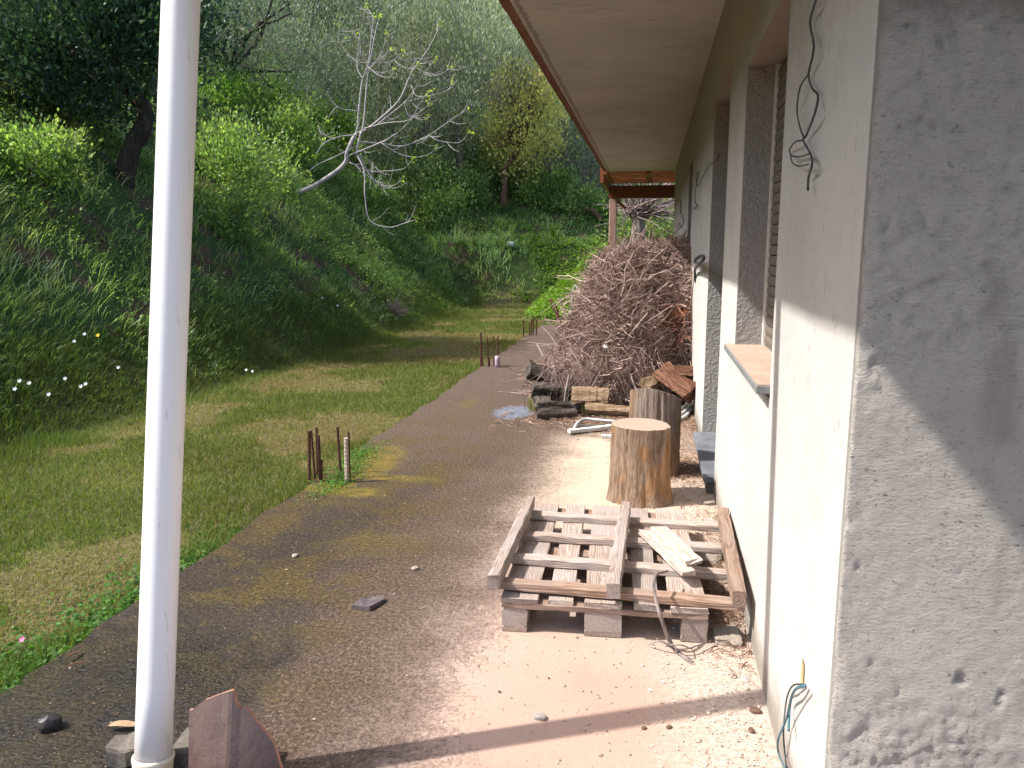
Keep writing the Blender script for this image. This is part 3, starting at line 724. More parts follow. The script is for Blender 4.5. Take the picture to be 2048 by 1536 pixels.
# bent stick leaning on the pallet
def stick():
    pts = [gnd(1385, 1328), gnd(1345, 1292, .02), at(1322, 1235, 2.86), at(1308, 1180, 2.90), at(1312, 1150, 2.98), at(1335, 1142, 3.12)]
    root = empty('bent_stick', pts[0], label='bent forked dry stick leaning on the front of the pallet', cat='stick')
    base = np.array(pts[0])
    put('stem', tube_mesh('stem', [q-base for q in pts], .009, .005, M['bark_grey'], 7, 30, bump=.15), root)
    put('side_twig', tube_mesh('side_twig', [gnd(1350, 1300, .02)-base, gnd(1380, 1296, .03)-base, gnd(1425, 1280, .02)-base], .005, .002, M['bark_grey'], 6, 12), root)
    put('side_twig', tube_mesh('side_twig', [gnd(1345, 1296, .02)-base, gnd(1320, 1282, .05)-base, gnd(1297, 1290, .01)-base], .005, .002, M['bark_grey'], 6, 12), root)
    put('side_twig', tube_mesh('side_twig', [gnd(1340, 1290, .03)-base, gnd(1362, 1290, .06)-base, gnd(1384, 1298, .01)-base], .004, .002, M['bark_grey'], 6, 12), root)
stick()

# ------------------------------------------------------------------ stumps
def stump(name, cx, cy, r, h, m, seed, lab, tilt=0., flare=.15, topdip=0.):
    root = empty(name, (cx, cy, 0), label=lab, cat='tree stump')
    A, K = 110, 56
    a = np.linspace(0, 2*np.pi, A, endpoint=False); t = np.linspace(0, 1, K)
    AA, TT = np.meshgrid(a, t, indexing='xy')       # K x A
    ca, sa = np.cos(AA), np.sin(AA)
    R = r*(1+.05*np.sin(2*AA+seed)+.03*np.sin(3*AA+1.3*seed)+flare*np.exp(-TT*5)*(.4+.6*vnoise(np.stack([ca*2, sa*2, TT*0+seed], -1), seed)))
    ridg = np.abs(fbm(np.stack([ca*7, sa*7, TT*1.1+seed], -1), seed, 4)-.5)
    ridf = fbm(np.stack([ca*22, sa*22, TT*3+seed], -1), seed+3, 3)-.5
    R = R*(1-.26*ridg)+ridf*.016*(r/.17)
    Z = TT*h
    topz = h*(1+tilt*ca-topdip*sa)
    Z = TT*topz
    V = np.stack([ca*R, sa*R, Z], -1); idx = np.arange(K*A).reshape(K, A)
    p_, q_ = idx[:-1], idx[1:]
    Q = np.stack([p_, np.roll(p_, -1, 1), np.roll(q_, -1, 1), q_], -1).reshape(-1, 4)
    put('bark', mesh('bark', V.reshape(-1, 3), Q, m, smooth_=True), root)
    rim = V[-1]; rings = [rim*np.array([s_, s_, 1])+np.array([0, 0, .0]) for s_ in (1, .96, .7, .4, .15)]
    rings = np.array(rings); rings[1:, :, 2] += .001; mz = rings[0, :, 2].mean()
    for i, s_ in enumerate((1, .96, .7, .4, .15)): rings[i, :, 2] = mz+(rings[i, :, 2]-mz)*s_+(.002 if 0 < i else 0)
    C = rings.reshape(-1, 3); ix = np.arange(5*A).reshape(5, A); p_, q_ = ix[:-1], ix[1:]
    Q = np.stack([p_, np.roll(p_, -1, 1), np.roll(q_, -1, 1), q_], -1).reshape(-1, 4)
    put('cut_face', mesh('cut_face', C, [Q, ix[-1][None]], M['cut']), root)
stump('tree_stump', -.035, 4.79, .177, .462, M['stump'], 3, 'sawn tree stump with a flat pale top standing behind the pallet', .0, .26)
stump('tree_stump', .055, 5.38, .165, .53, M['stump2'], 8, 'greyer stump with a sloping top, standing directly behind the flat topped one', -.055, .05, .13)

# ------------------------------------------------------------------ firewood
def log_mesh(L, r, kind, m, seed):
    """kind 'round' or 'split' (wedge); length along X"""
    rr = np.random.default_rng(seed); S = 22; n = 16
    a = np.linspace(0, 2*np.pi, S, endpoint=False)
    if kind == 'round': prof = np.stack([np.cos(a), np.sin(a)], -1)*(1+rr.uniform(-.08, .08, S))[:, None]
    else:
        prof = np.stack([np.cos(a), np.sin(a)], -1); ang = rr.uniform(0, 6); nrm = np.array([math.cos(ang), math.sin(ang)]); nrm2 = np.array([math.cos(ang+1.9), math.sin(ang+1.9)])
        for q in (nrm, nrm2):
            dd = prof@q; ex = np.clip(dd-.3, 0, None); prof = prof-ex[:, None]*q
        prof *= (1+rr.uniform(-.05, .05, S))[:, None]
    xs = np.linspace(-L/2, L/2, n); V = np.zeros((n, S, 3)); V[:, :, 0] = xs[:, None]
    V[:, :, 1:] = prof[None]*r*(1+rr.uniform(-.04, .04, (n, 1, 1)))
    V[:, :, 1:] += ((fbm(np.stack([V[..., 0]*6, V[..., 1]*60+seed, V[..., 2]*60], -1), seed, 3)-.5)*r*.55)[..., None]
    V[0, :, 0] += rr.uniform(-.01, .01, S); V[-1, :, 0] += rr.uniform(-.01, .01, S)
    idx = np.arange(n*S).reshape(n, S); a_, c_ = idx[:-1], idx[1:]
    Q = np.stack([a_, np.roll(a_, -1, 1), np.roll(c_, -1, 1), c_], -1).reshape(-1, 4)
    return mesh('log', V.reshape(-1, 3), [Q, np.array([idx[0][::-1], idx[-1]])], m)
def log(px, py, Y, L, r, kind, m, rz, ry, seed, lab, minz=None):
    r *= 1.25; Y -= .12
    q = at(px, py, Y)
    if minz is not None: q[2] = minz
    q[2] = max(q[2], r*.8)
    o = put('firewood_log', log_mesh(L, r, kind, M[m], seed), None, q, (random.uniform(0, .5), ry, rz)); tag(o, lab, 'log', 'firewood logs around the brushwood')
log(1078, 812, 7.45, .42, .085, 'split', 'loggrey', 1.75, -.1, 51, 'mossy dark split log end-on at the far left of the firewood')
log(1110, 788, 7.65, .45, .08, 'split', 'loggrey', .25, .1, 52, 'dark grey split log lying above the leftmost log')
log(1100, 748, 7.95, .48, .085, 'split', 'loggrey', .5, .35, 53, 'dark log with a notched end tilting up out of the brushwood left side')
log(1120, 812, 7.30, .40, .07, 'split', 'loggrey', .1, 0, 54, 'long grey split log lying on the slab beside the weeds')
log(1112, 826, 7.15, .36, .055, 'split', 'loggrey', .35, 0, 55, 'flat dark log lowest in front of the firewood at left')
log(1180, 798, 7.35, .33, .085, 'split', 'logwood', .05, 0, 56, 'tan split log with a clean straight grain under the hanging twigs')
log(1215, 823, 7.05, .38, .05, 'split', 'logwood', -.12, .02, 57, 'thin bark slab lying flat in front of the tan log')
log(1165, 775, 7.75, .4, .07, 'round', 'loggrey', .1, 0, 58, 'grey round log half hidden above the tan log')
log(1300, 776, 7.55, .22, .085, 'split', 'logwood', 1.3, .1, 59, 'pale half-round log showing its cut end in the middle right of the firewood')
log(1345, 768, 7.45, .40, .10, 'split', 'logred', -.75, .45, 60, 'big red-brown split log leaning against the wall side of the pile')
log(1362, 750, 7.85, .30, .07, 'split', 'logred', .05, .0, 61, 'small red-brown log lying behind the big red one next to the wall')
log(1301, 800, 7.35, .16, .035, 'round', 'logwood', 1.4, .9, 62, 'short thin log stub standing between the pale log and the stumps')
log(1285, 800, 7.85, .5, .08, 'round', 'loggrey', .1, .0, 63, 'dark log in the shadow under the red-brown log')
log(1225, 805, 7.9, .5, .08, 'round', 'loggrey', -.1, .0, 64, 'shaded grey log behind the hanging twigs')

# ------------------------------------------------------------------ brushwood heap
def pile_h(x, y):
    px_ = np.interp(x, [-1.3, -1.08, -.88, -.72, -.55, -.2, .42], [0, .12, .48, .90, 1.36, 1.49, 1.52])
    yb = 7.72+.12*np.sin(x*5)-.18*np.exp(-((x+.35)/.2)**2)+.25*np.exp(-((x-.25)/.25)**2)
    fy = np.clip((y-yb)/1.2, 0, 1)**.48
    back = 1-smooth(y, 11.3, 12.8)
    return px_*fy*back
def brush():
    xs = np.linspace(-1.5, .40, 60); ys = np.linspace(7.35, 12.9, 90); X, Y = np.meshgrid(xs, ys, indexing='ij')
    Z = pile_h(X, Y)*.93-.04+(n2(X, Y, 4, 4)-.5)*.22*np.minimum(1, pile_h(X, Y)*2)-.03
    V0 = np.stack([X, Y, Z], -1).reshape(-1, 3); idx = np.arange(X.size).reshape(X.shape)
    Q0 = np.stack([idx[:-1, :-1], idx[1:, :-1], idx[1:, 1:], idx[:-1, 1:]], -1).reshape(-1, 4)
    r = np.random.default_rng(21); N = 25000
    # sample over surface weighted by area (front face and top)
    x = r.uniform(-1.42, .41, N*6); y = 7.4+5.2*r.uniform(0, 1, N*6)**1.5
    e = .03; hx = (pile_h(x+e, y)-pile_h(x-e, y))/(2*e); hy = (pile_h(x, y+e)-pile_h(x, y-e))/(2*e)
    wgt = np.sqrt(1+hx**2+hy**2)*(y < 9.2)*1.0+.35*(y >= 9.2); wgt *= pile_h(x, y) > .05
    sel = r.choice(N*6, N, replace=False, p=wgt/wgt.sum()); x, y, hx, hy = x[sel], y[sel], hx[sel], hy[sel]
    nrm = np.stack([-hx, -hy, np.ones(N)], -1); nrm /= np.linalg.norm(nrm, axis=1, keepdims=True)
    P0 = np.stack([x, y, pile_h(x, y)], -1)-nrm*r.uniform(.0, .12, N)[:, None]
    P0[:, 2] += (n2(x, y, 3, 14)-.5)*.18
    # clump-wise coherent direction field
    ang = fbm(np.stack([x*1.7, y*1.7, P0[:, 2]*1.7], -1), 5, 2)*14+r.normal(0, .7, N)
    tv = np.stack([np.cos(ang), np.sin(ang)*.6, np.sin(ang*1.3)*.6], -1)+r.normal(0, .35, (N, 3))
    tv -= nrm*(tv*nrm).sum(1, keepdims=True)*.75
    tv /= np.linalg.norm(tv, axis=1, keepdims=True)
    L = r.gamma(3.0, .075, N)+.08; K = 5; curl = r.gamma(2.0, .2, N)
    D = tv[:, None]+np.cumsum(r.normal(0, 1, (N, K-1, 3))*curl[:, None, None], 1)+(r.normal(0, .25, (N, 1, 3))*np.arange(K-1)[None, :, None])
    D[..., 2] -= .10*np.arange(K-1)[None]*r.random(N)[:, None]
    D /= np.linalg.norm(D, axis=2, keepdims=True)
    P = np.concatenate([np.zeros((N, 1, 3)), np.cumsum(D, 1)], 1)*(L/(K-1))[:, None, None]
    P = P-P.mean(1, keepdims=True)+P0[:, None]
    P += nrm[:, None]*(.02+.05*r.random(N))[:, None, None]
    P[..., 0] = np.minimum(P[..., 0], .412); P[..., 2] = np.maximum(P[..., 2], .01)
    rad = r.gamma(2.2, .0008, N)+.0013
    R = rad[:, None]*np.linspace(1.2, .55, K)[None]
    V1, F1 = tubes(P, R, 3)
    red = ((x-.22)**2/.03+(P0[:, 2]-.75)**2/.03+r.normal(0, .5, N) < .9)
    rv_ = np.where(red & (r.random(N) < .75), 1.0, np.clip(r.beta(2, 2.2, N)+(n2(x, y, 2, 3)-.5)*.5, 0, .97))
    # longer, thicker branches poking out, and strands hanging over the logs
    nl = 260; j = r.integers(0, N, nl); A0 = P0[j]; dv = nrm[j]*r.uniform(.1, .8, (nl, 1))+tv[j]+np.array([-.25, 0, .1]); dv /= np.linalg.norm(dv, axis=1, keepdims=True)
    L2 = r.uniform(.35, 1.0, nl); t2 = np.linspace(-.35, .65, 6); B2 = A0[:, None]+dv[:, None]*(t2[None, :, None]*L2[:, None, None])+np.cumsum(r.normal(0, .018, (nl, 6, 3)), 1)
    B2[..., 2] -= (np.maximum(t2, 0)**2)[None]*.25*L2[:, None]*r.uniform(-.4, 1, (nl, 1)); B2[..., 0] = np.minimum(B2[..., 0], .405); B2[..., 2] = np.maximum(B2[..., 2], .015)
    V2, F2 = tubes(B2, r.uniform(.0045, .0105, (nl, 1))*np.linspace(1.1, .4, 6)[None], 4)
    nh = 620; hx0 = np.where(r.random(nh) < .6, r.normal(-.33, .09, nh), r.uniform(-.95, .1, nh)); top_ = r.uniform(.25, .6, nh); Lh = r.uniform(.15, .42, nh); t3 = np.linspace(0, 1, 6)
    H0 = np.stack([hx0, 7.52+.12*r.random(nh), top_], -1); sw = r.normal(0, .12, (nh, 2))
    B3 = H0[:, None]+np.stack([sw[:, :1]*t3[None]*1.2, -.16*np.sin(t3*1.6)[None]*r.uniform(.4, 1.3, (nh, 1))+sw[:, 1:]*t3[None]*.4, -Lh[:, None]*t3[None]**1.3], -1)+r.normal(0, .007, (nh, 6, 3)); B3[..., 2] = np.maximum(B3[..., 2], .02)
    V3, F3 = tubes(B3, r.uniform(.0016, .0038, (nh, 1))*np.linspace(1.1, .5, 6)[None], 3)
    V = np.concatenate([V0, V1, V2, V3]); rnd = np.concatenate([np.full(len(V0), .0), np.repeat(rv_, K*3), np.repeat(r.uniform(.3, .97, nl), 24), np.repeat(r.uniform(.35, .95, nh), 18)])
    o2 = len(V0)+len(V1); F1 = [np.concatenate([F1[0], F2[0]+len(V1), F3[0]+len(V1)+len(V2)])]
    Fs = [np.concatenate([Q0, F1[0]+len(V0)])]
    k = NT('heap_core', .95, .1); k.col(k.ramp(k.noise(40, 4, .7), [(.3, (.03, .018, .014)), (.7, (.13, .08, .06))])); k.bump(k.noise(60, 3), 1, .03)  # lumpy dark core added inside the heap to block light
    me = mesh('brushwood', V, Fs, [k.m, M['twig']], mi=[0]*len(Q0)+[1]*len(F1[0]), rnd=rnd)
    tag(put('brushwood', me), 'tall heap of tangled dry pruned twigs piled against the house wall', 'brushwood', kind='stuff')
brush()
def branch_thing(name, pts, r0, r1, m, lab, cat, group=None, S=7, n=14, bump=.12):
    b = np.array(pts[0], float)
    o = put(name, tube_mesh(name, [np.array(q, float)-b for q in pts], r0, r1, m, S, n, bump=bump), None, b)
    return tag(o, lab, cat, group)
BG = 'thicker branches sticking out of the brushwood'
for pts, r0, m, lab in [
    ([(1127, 820, 7.3), (1132, 780, 7.35), (1140, 740, 7.5)], .013, 'bark_grey', 'pale upright branch hanging in front of the grey logs left of the heap'),
    ([(1208, 790, 7.3), (1230, 772, 7.35), (1255, 752, 7.5)], .010, 'bark_grey', 'pale slanting branch pointing up to the right above the tan log'),
    ([(1278, 790, 7.3), (1262, 752, 7.4), (1252, 700, 7.7), (1240, 690, 7.9)], .011, 'bark_grey', 'long straight branch leaning down towards the rear stump'),
    ([(1155, 695, 8.0), (1165, 668, 8.1), (1172, 650, 8.2)], .012, 'bark_grey', 'short pale branch on the left flank of the heap'),
    ([(1246, 555, 8.8), (1252, 530, 8.9)], .012, 'bark_brown', 'dark vertical stub in the upper left part of the heap'),
    ([(1276, 560, 8.8), (1282, 532, 8.9)], .012, 'bark_brown', 'dark vertical stub in the upper middle part of the heap'),
    ([(1195, 543, 8.9), (1225, 546, 8.8), (1250, 543, 8.8)], .014, 'bark_fig', 'whitish peeled branch lying across the upper left of the heap'),
    ([(1325, 562, 8.7), (1345, 545, 8.75), (1366, 540, 8.8)], .013, 'bark_grey', 'grey curved branch near the wall in the upper right of the heap'),
    ([(1328, 510, 8.9), (1340, 488, 9.0)], .011, 'bark_brown', 'dark stub poking above the top of the heap'),
    ([(1180, 640, 8.2), (1150, 690, 7.9), (1120, 720, 7.8), (1095, 690, 7.8)], .009, 'bark_grey', 'thin arching twig reaching left out over the slab'),
    ([(1120, 700, 8.0), (1100, 670, 8.1), (1085, 655, 8.2)], .008, 'bark_grey', 'thin forked twig pointing up left over the slab'),
    ([(1165, 600, 8.6), (1150, 570, 8.8), (1145, 590, 8.7), (1140, 640, 8.5)], .007, 'bark_fig', 'pale looping twig on the left outline of the heap'),
]:
    branch_thing('dead_branch', [at(*q) for q in pts], r0, r0*.55, M[m], lab, 'branch', BG)
tag(put('plastic_cup', tube_mesh('plastic_cup', [(0, 0, 0), (0, 0, .05)], .02, .03, M['whiteboard'], 16, 4), None, at(1211, 700, 7.55), (.5, .3, 0)), 'small white plastic cup caught in the middle of the heap', 'cup')

# white lath and curved conduit in front of the firewood
a, b = gnd(1138, 862, .03), gnd(1222, 853, .03)
tag(put('white_board', plank_mesh(np.linalg.norm(b-a), .05, .03, M['whiteboard'], 70), None, (a+b)/2, (0, 0, math.atan2(b[1]-a[1], b[0]-a[0]))), 'white painted board end lying left of the stumps', 'board')
tag(put('white_board', plank_mesh(.12, .05, .02, M['whiteboard'], 71), None, gnd(1218, 872, .015), (0, 0, .1)), 'short white board scrap just left of the front stump', 'board')
branch_thing('conduit', [gnd(1148, 857, .02), gnd(1156, 845, .03), gnd(1170, 838, .03), gnd(1200, 840, .03), gnd(1235, 843, .03)], .012, .012, M['conduit'], 'bent grey plastic conduit lying behind the white board', 'conduit', bump=0)
branch_thing('conduit', [gnd(1160, 850, .02), gnd(1190, 852, .02), gnd(1235, 846, .02)], .009, .009, M['cable'], 'dark hose lying beside the bent conduit', 'hose', bump=0)
for i, (q, lab) in enumerate([([(1348, 842), (1370, 833), (1393, 820)], 'lowest of the three grey conduits between rear stump and wall'),
          ([(1345, 833), (1368, 824), (1392, 810)], 'middle one of the three grey conduits between rear stump and wall'),
          ([(1352, 820), (1370, 812), (1390, 798)], 'uppermost of the three grey conduits between rear stump and wall')]):
    pts = [gnd(x_, y_, .03+.02*i) for x_, y_ in q]
    for s_ in pts: s_[0] = min(s_[0], .40)
    branch_thing('conduit', pts, .016, .016, M['conduit'], lab, 'conduit', 'grey conduits beside the wall', bump=0, S=10)

# ------------------------------------------------------------------ cables on the wall
def wall_cable(name, px, r, m, lab, off=.012, X=XW, group=None):
    pts = [onx(x_, y_, X-off-(.012 if i % 2 else 0)) for i, (x_, y_) in enumerate(px)]
    return branch_thing(name, pts, r, r, m, lab, 'cable', group, 6, 40, 0)
wall_cable('hanging_cable', [(1650, -60), (1632, 0), (1620, 45), (1628, 95), (1617, 148), (1625, 178), (1636, 190), (1630, 225), (1612, 272), (1606, 280), (1622, 310), (1624, 330), (1617, 355), (1616, 380)], .0032, M['cable'], 'long dark cable hanging from the eaves down the wall beside the window')
wall_cable('hanging_cable', [(1617, 148), (1600, 175), (1594, 220), (1600, 255), (1607, 278), (1590, 284), (1579, 300), (1585, 312), (1602, 313), (1620, 307)], .0024, M['cable'], 'thin cable looping left from the long dark one beside the window')
wall_cable('hanging_cable', [(1580, 305), (1585, 325), (1598, 332), (1616, 329)], .0022, M['cable'], 'small cable end curling at the foot of the hanging loop', .016)
wall_cable('outlet_cable', [(1610, 1370), (1590, 1380), (1580, 1410), (1577, 1462)], .0035, M['cable_blue'], 'short blue-green cable poking from the hole low in the wall')
wall_cable('outlet_cable', [(1610, 1372), (1586, 1385), (1572, 1440), (1556, 1480), (1558, 1510), (1575, 1545)], .0030, M['cable_blue'], 'blue-green cable curving down left from the hole low in the wall', .02)
wall_cable('outlet_cable', [(1608, 1368), (1585, 1372), (1573, 1400), (1567, 1460), (1569, 1500), (1574, 1540)], .0026, M['cable'], 'thin grey-green cable hanging straight from the hole low in the wall', .008)
wall_cable('loose_wire', [(1438, 308), (1432, 322), (1418, 330), (1405, 355), (1395, 372), (1392, 350), (1397, 345), (1391, 380), (1390, 405), (1394, 412), (1386, 417)], .004, M['cable'], 'dark wire trailing from the door head down the wall')
wall_cable('loose_wire', [(1359, 397), (1362, 410), (1361, 425), (1367, 440), (1362, 455), (1358, 445)], .006, M['cable'], 'small tangle of wire on the far wall under the eaves')
def hook():
    pts = [np.array([.42, 7.9, 1.20]), onx(1390, 540, .39), onx(1400, 527, .34), onx(1407, 518, .33), onx(1404, 512, .34), onx(1392, 518, .36), onx(1390, 524, .37), onx(1402, 524, .335)]
    branch_thing('black_hose', pts, .013, .011, M['cable'], 'black hose end curling out from the wall by the doorway', 'hose', bump=0, n=30, S=8)
hook()

# ------------------------------------------------------------------ reinforcing bars at the slab edge
def bar(px, py, ptop, Y, r, m, lab, grp, cat='rebar', name='rebar'):
    b_ = gnd(px, py); b_[2] = -.02; t_ = at(ptop[0], ptop[1], b_[1])
    n = 24; P = spline([b_*0, t_-b_], n)[None]; R = r*(1+.14*(np.arange(n) % 2))[None]
    V, Fs = tubes(P, R, 7, True); o = put(name, mesh(name, V, Fs, M[m], rnd=np.full(len(V), .5)), None, b_); tag(o, lab, cat, grp)
G1 = 'rusty reinforcing bars standing in the nearest cluster'; G2 = 'rusty reinforcing bars standing in the middle cluster'; G3 = 'rusty reinforcing bars standing in the farthest cluster'
bar(619, 964, (618, 862), 0, .010, 'rust', 'thick rusty bar at the left front corner of the nearest cluster', G1)
bar(630, 955, (622, 861), 0, .008, 'rust', 'rusty bar leaning just behind the left front bar of the nearest cluster', G1)
bar(635, 950, (633, 855), 0, .008, 'rust', 'tall rusty bar at the back left of the nearest cluster', G1)
bar(641, 962, (637, 870), 0, .009, 'rust', 'rusty bar doubled with a shorter one in the left half of the nearest cluster', G1)
bar(643, 962, (643, 920), 0, .008, 'rust', 'shortest rusty stub in the nearest cluster', G1)
bar(681, 946, (675, 854), 0, .009, 'rust', 'tall single rusty bar at the back right of the nearest cluster', G1)
bar(694, 964, (692, 876), 0, .013, 'limewood', 'pale lime-splashed stake at the right front of the nearest cluster', G1, 'stake', 'stake')
bar(699, 955, (697, 864), 0, .007, 'rust', 'thin bar behind the pale stake of the nearest cluster', G1)
bar(962, 733, (962, 665), 0, .013, 'rust', 'tall thick bar at the left of the middle cluster', G2)
bar(966, 730, (965, 715), 0, .009, 'rust', 'short stub beside the tall thick bar of the middle cluster', G2)
bar(977, 733, (975, 675), 0, .008, 'rust', 'second bar from the left in the middle cluster', G2)
bar(979, 733, (979, 716), 0, .009, 'rust', 'short stub in the centre of the middle cluster', G2)
bar(988, 731, (987, 673), 0, .009, 'rust', 'thin bar right of centre in the middle cluster', G2)
bar(995, 733, (996, 673), 0, .010, 'rust', 'bar wearing the plastic sleeve in the middle cluster', G2)
q = gnd(995, 734); tag(put('pipe_sleeve', tube_mesh('pipe_sleeve', [(0, 0, 0), (0, 0, .155)], .033, .033, M['sleeve'], 16, 4), None, (q[0], q[1]-.01, -.01)), 'mauve plastic sleeve around the rightmost bar of the middle cluster', 'sleeve')
for x_, y_, t_, lab in ((1047, 672, 641, 'leftmost bar of the farthest cluster'), (1059, 671, 647, 'second bar of the farthest cluster'), (1063, 671, 638, 'third bar of the farthest cluster'), (1067, 670, 632, 'tallest thin bar of the farthest cluster'), (1073, 670, 640, 'rightmost bar of the farthest cluster')):
    bar(x_, y_, (x_, t_), 0, .012, 'rust', 'rusty '+lab, G3)
branch_thing('bent_bar', [at(1116, 640, 15.2), at(1110, 622, 15.3), at(1098, 598, 15.4)], .022, .016, M['rust'], 'black bent bar leaning left beyond the farthest cluster', 'bar')
branch_thing('bent_bar', [at(1118, 642, 15.0), at(1113, 615, 15.0), at(1102, 597, 15.1)], .022, .016, M['rust'], 'second black bent bar, just right of the other, beyond the farthest cluster', 'bar')

# ------------------------------------------------------------------ small stones and bits on the slab
def shard():
    pts = [(704, 1217), (720, 1206), (738, 1203), (768, 1199), (769, 1205), (740, 1223), (728, 1221)]
    bm = bmesh.new(); P = [gnd(*p_) for p_ in pts]; c_ = sum(P)/len(P)
    lo = [bm.verts.new((p_[0]-c_[0], p_[1]-c_[1], .001)) for p_ in P]; hi = [bm.verts.new(((p_[0]-c_[0])*.97, (p_[1]-c_[1])*.97, .016+.006*(i % 2))) for i, p_ in enumerate(P)]
    bm.faces.new(hi); n = len(P)
    for i in range(n): bm.faces.new((lo[i], lo[(i+1) % n], hi[(i+1) % n], hi[i]))
    bmesh.ops.recalc_face_normals(bm, faces=bm.faces[:])
    me = bpy.data.meshes.new('slate_shard'); bm.to_mesh(me); bm.free(); me.materials.append(M['slate'])
    tag(put('slate_shard', me, None, (c_[0], c_[1], 0)), 'flat dark pointed shard of slate lying alone on the stained concrete', 'slate')
shard()
def bit(px, py, s, m, lab, cat='stone', name='stone', zs=.6, seed=None):
    g = gnd(px, py); sd = seed or int(px+py)
    tag(put(name, rock_mesh(name, s*1.3, s, s*zs, M[m], sd, 2, .3), None, (g[0], g[1], s*zs*.7), (0, 0, sd % 6)), lab, cat)
bit(100, 1458, .026, 'black_stone', 'pointed black wet stone near the lower left corner', zs=1.1)
bit(830, 1139, .014, 'stone', 'small grey stone on the stained concrete left of the pallet')
bit(590, 1113, .013, 'stone', 'small grey stone near the grass edge right of the white pipe')
bit(1080, 1437, .016, 'stone', 'pale pebble cluster alone on the pink concrete in the foreground')
bit(1510, 1424, .015, 'clod', 'dark brown clod at the foot of the wall, the largest of the three', 'clod', 'earth_clod')
bit(1338, 1456, .008, 'clod', 'small brown clod, middle of the three near the wall foot', 'clod', 'earth_clod')
bit(1288, 1458, .007, 'clod', 'tiny brown clod, leftmost of the three near the wall foot', 'clod', 'earth_clod')
bit(1503, 1463, .010, 'clod', 'brown clod just nearer than the largest one by the wall', 'clod', 'earth_clod', seed=5)
bit(1412, 1250, .012, 'stone', 'pale stone beside the stick right of the pallet', seed=15)
def leaf_scrap(px, py, L, W, m, rz, lab):
    g = gnd(px, py, .012); V = []; n = 7
    for i in range(n):
        t = i/(n-1); w_ = W*math.sin(math.pi*min(.97, t+.03))**.7; z = .005*math.sin(t*5)
        V += [(L*(t-.5), -w_/2, z+.006), (L*(t-.5), 0, z), (L*(t-.5), w_/2, z+.008)]
    Q = [(3*i+j, 3*i+3+j, 3*i+4+j, 3*i+1+j) for i in range(n-1) for j in (0, 1)]
    o = put('dry_leaf', mesh('dry_leaf', np.array(V), np.array(Q), M[m]), None, g, (0, 0, rz)); tag(o, lab, 'leaf')
M['dryleaf'] = simple('dry_leaf', (.30, .19, .10), (.45, .32, .2), 30, .8)
leaf_scrap(250, 1452, .11, .03, 'dryleaf', .3, 'curled tan dry leaf beside the left of the white pipe')
leaf_scrap(148, 1310, .07, .012, 'dryleaf', 1.4, 'straw coloured dry leaf hanging over the grass edge at left')
leaf_scrap(152, 1330, .06, .008, 'dryleaf', 1.1, 'thin dry leaf tip just below the straw coloured one at left')

# crumbs and grit (uncountable)
def crumbs():
    r = np.random.default_rng(5); N = 4200
    base = np.array([(1, 0, 0), (-1, 0, 0), (0, 1, 0), (0, -1, 0), (0, 0, 1), (0, 0, -.3)], float)
    tri = np.array([(0, 2, 4), (2, 1, 4), (1, 3, 4), (3, 0, 4)])
    y = 1.9+4.8*r.random(N)**1.6; x = np.where(r.random(N) < .62, .40-r.gamma(1.6, .10, N), r.uniform(-2.1, .4, N))
    x = np.clip(x, -2.1, .40)
    s = r.gamma(1.6, .0013, N)+.0012; s = np.where(x < -.7, s*.7, s)
    V = base[None]*s[:, None, None]*r.uniform(.6, 1.4, (N, 1, 3))*np.array([1, 1, .7])
    a = r.uniform(0, 6.3, N); ca, sa = np.cos(a)[:, None], np.sin(a)[:, None]
    V = np.stack([V[..., 0]*ca-V[..., 1]*sa+x[:, None], V[..., 0]*sa+V[..., 1]*ca+y[:, None], V[..., 2]+.003], -1)
    Fc = (tri[None]+np.arange(N)[:, None, None]*6).reshape(-1, 3)
    k = NT('grit', .95, .1); k.col(k.ramp(k.attr(), [(0, (.12, .075, .05)), (.5, (.36, .26, .195)), (1, (.6, .5, .42))]))
    me = mesh('gravel', V.reshape(-1, 3), Fc, k.m, rnd=np.repeat(np.clip(r.random(N)*.75+.45*(x > .0), 0, 1), 6)); tag(put('gravel', me), 'fine crumbs of plaster, grit and earth scattered on the concrete', 'gravel', kind='stuff')
crumbs()
def needles():
    r = np.random.default_rng(9)
    def patch(cx, cy, sx, sy, n, h, ln):
        x = r.normal(cx, sx, n); y = r.normal(cy, sy, n); x = np.clip(x, -1.3, .405)
        z = h*np.exp(-((x-cx)/sx/1.3)**2-((y-cy)/sy/1.3)**2)*r.random(n)+.004
        a = r.uniform(0, 6.3, n); L = r.uniform(.4, 1, n)*ln; d_ = np.stack([np.cos(a), np.sin(a), r.normal(0, .25, n)], -1)
        c_ = np.stack([x, y, z], -1); t = np.linspace(-.5, .5, 3); P = c_[:, None]+d_[:, None]*t[None, :, None]*L[:, None, None]
        P[:, 1, 2] += .008; P[..., 0] = np.minimum(P[..., 0], .412); P[..., 2] = np.maximum(P[..., 2], .002); return P
    Ps = [patch(.33, 3.35, .05, .24, 1100, .06, .05), patch(.22, 5.55, .12, .26, 1500, .03, .05), patch(.05, 6.9, .35, .25, 1500, .05, .06),
          patch(-.5, 6.95, .4, .18, 700, .02, .06), patch(.3, 4.1, .1, .3, 500, .02, .05), patch(-.9, 7.0, .3, .3, 300, .02, .08)]
    P = np.concatenate(Ps); R = np.full(P.shape[:2], .0013)*np.where(r.random(len(P)) < .1, 2.2, 1)[:, None]
    V, Fs = tubes(P, R, 3); tag(put('dry_needles', mesh('dry_needles', V, Fs, M['needles'], rnd=np.repeat(r.random(len(P)), 9))), 'dry straw and pine needles drifted along the wall foot', 'litter', kind='stuff')
needles()
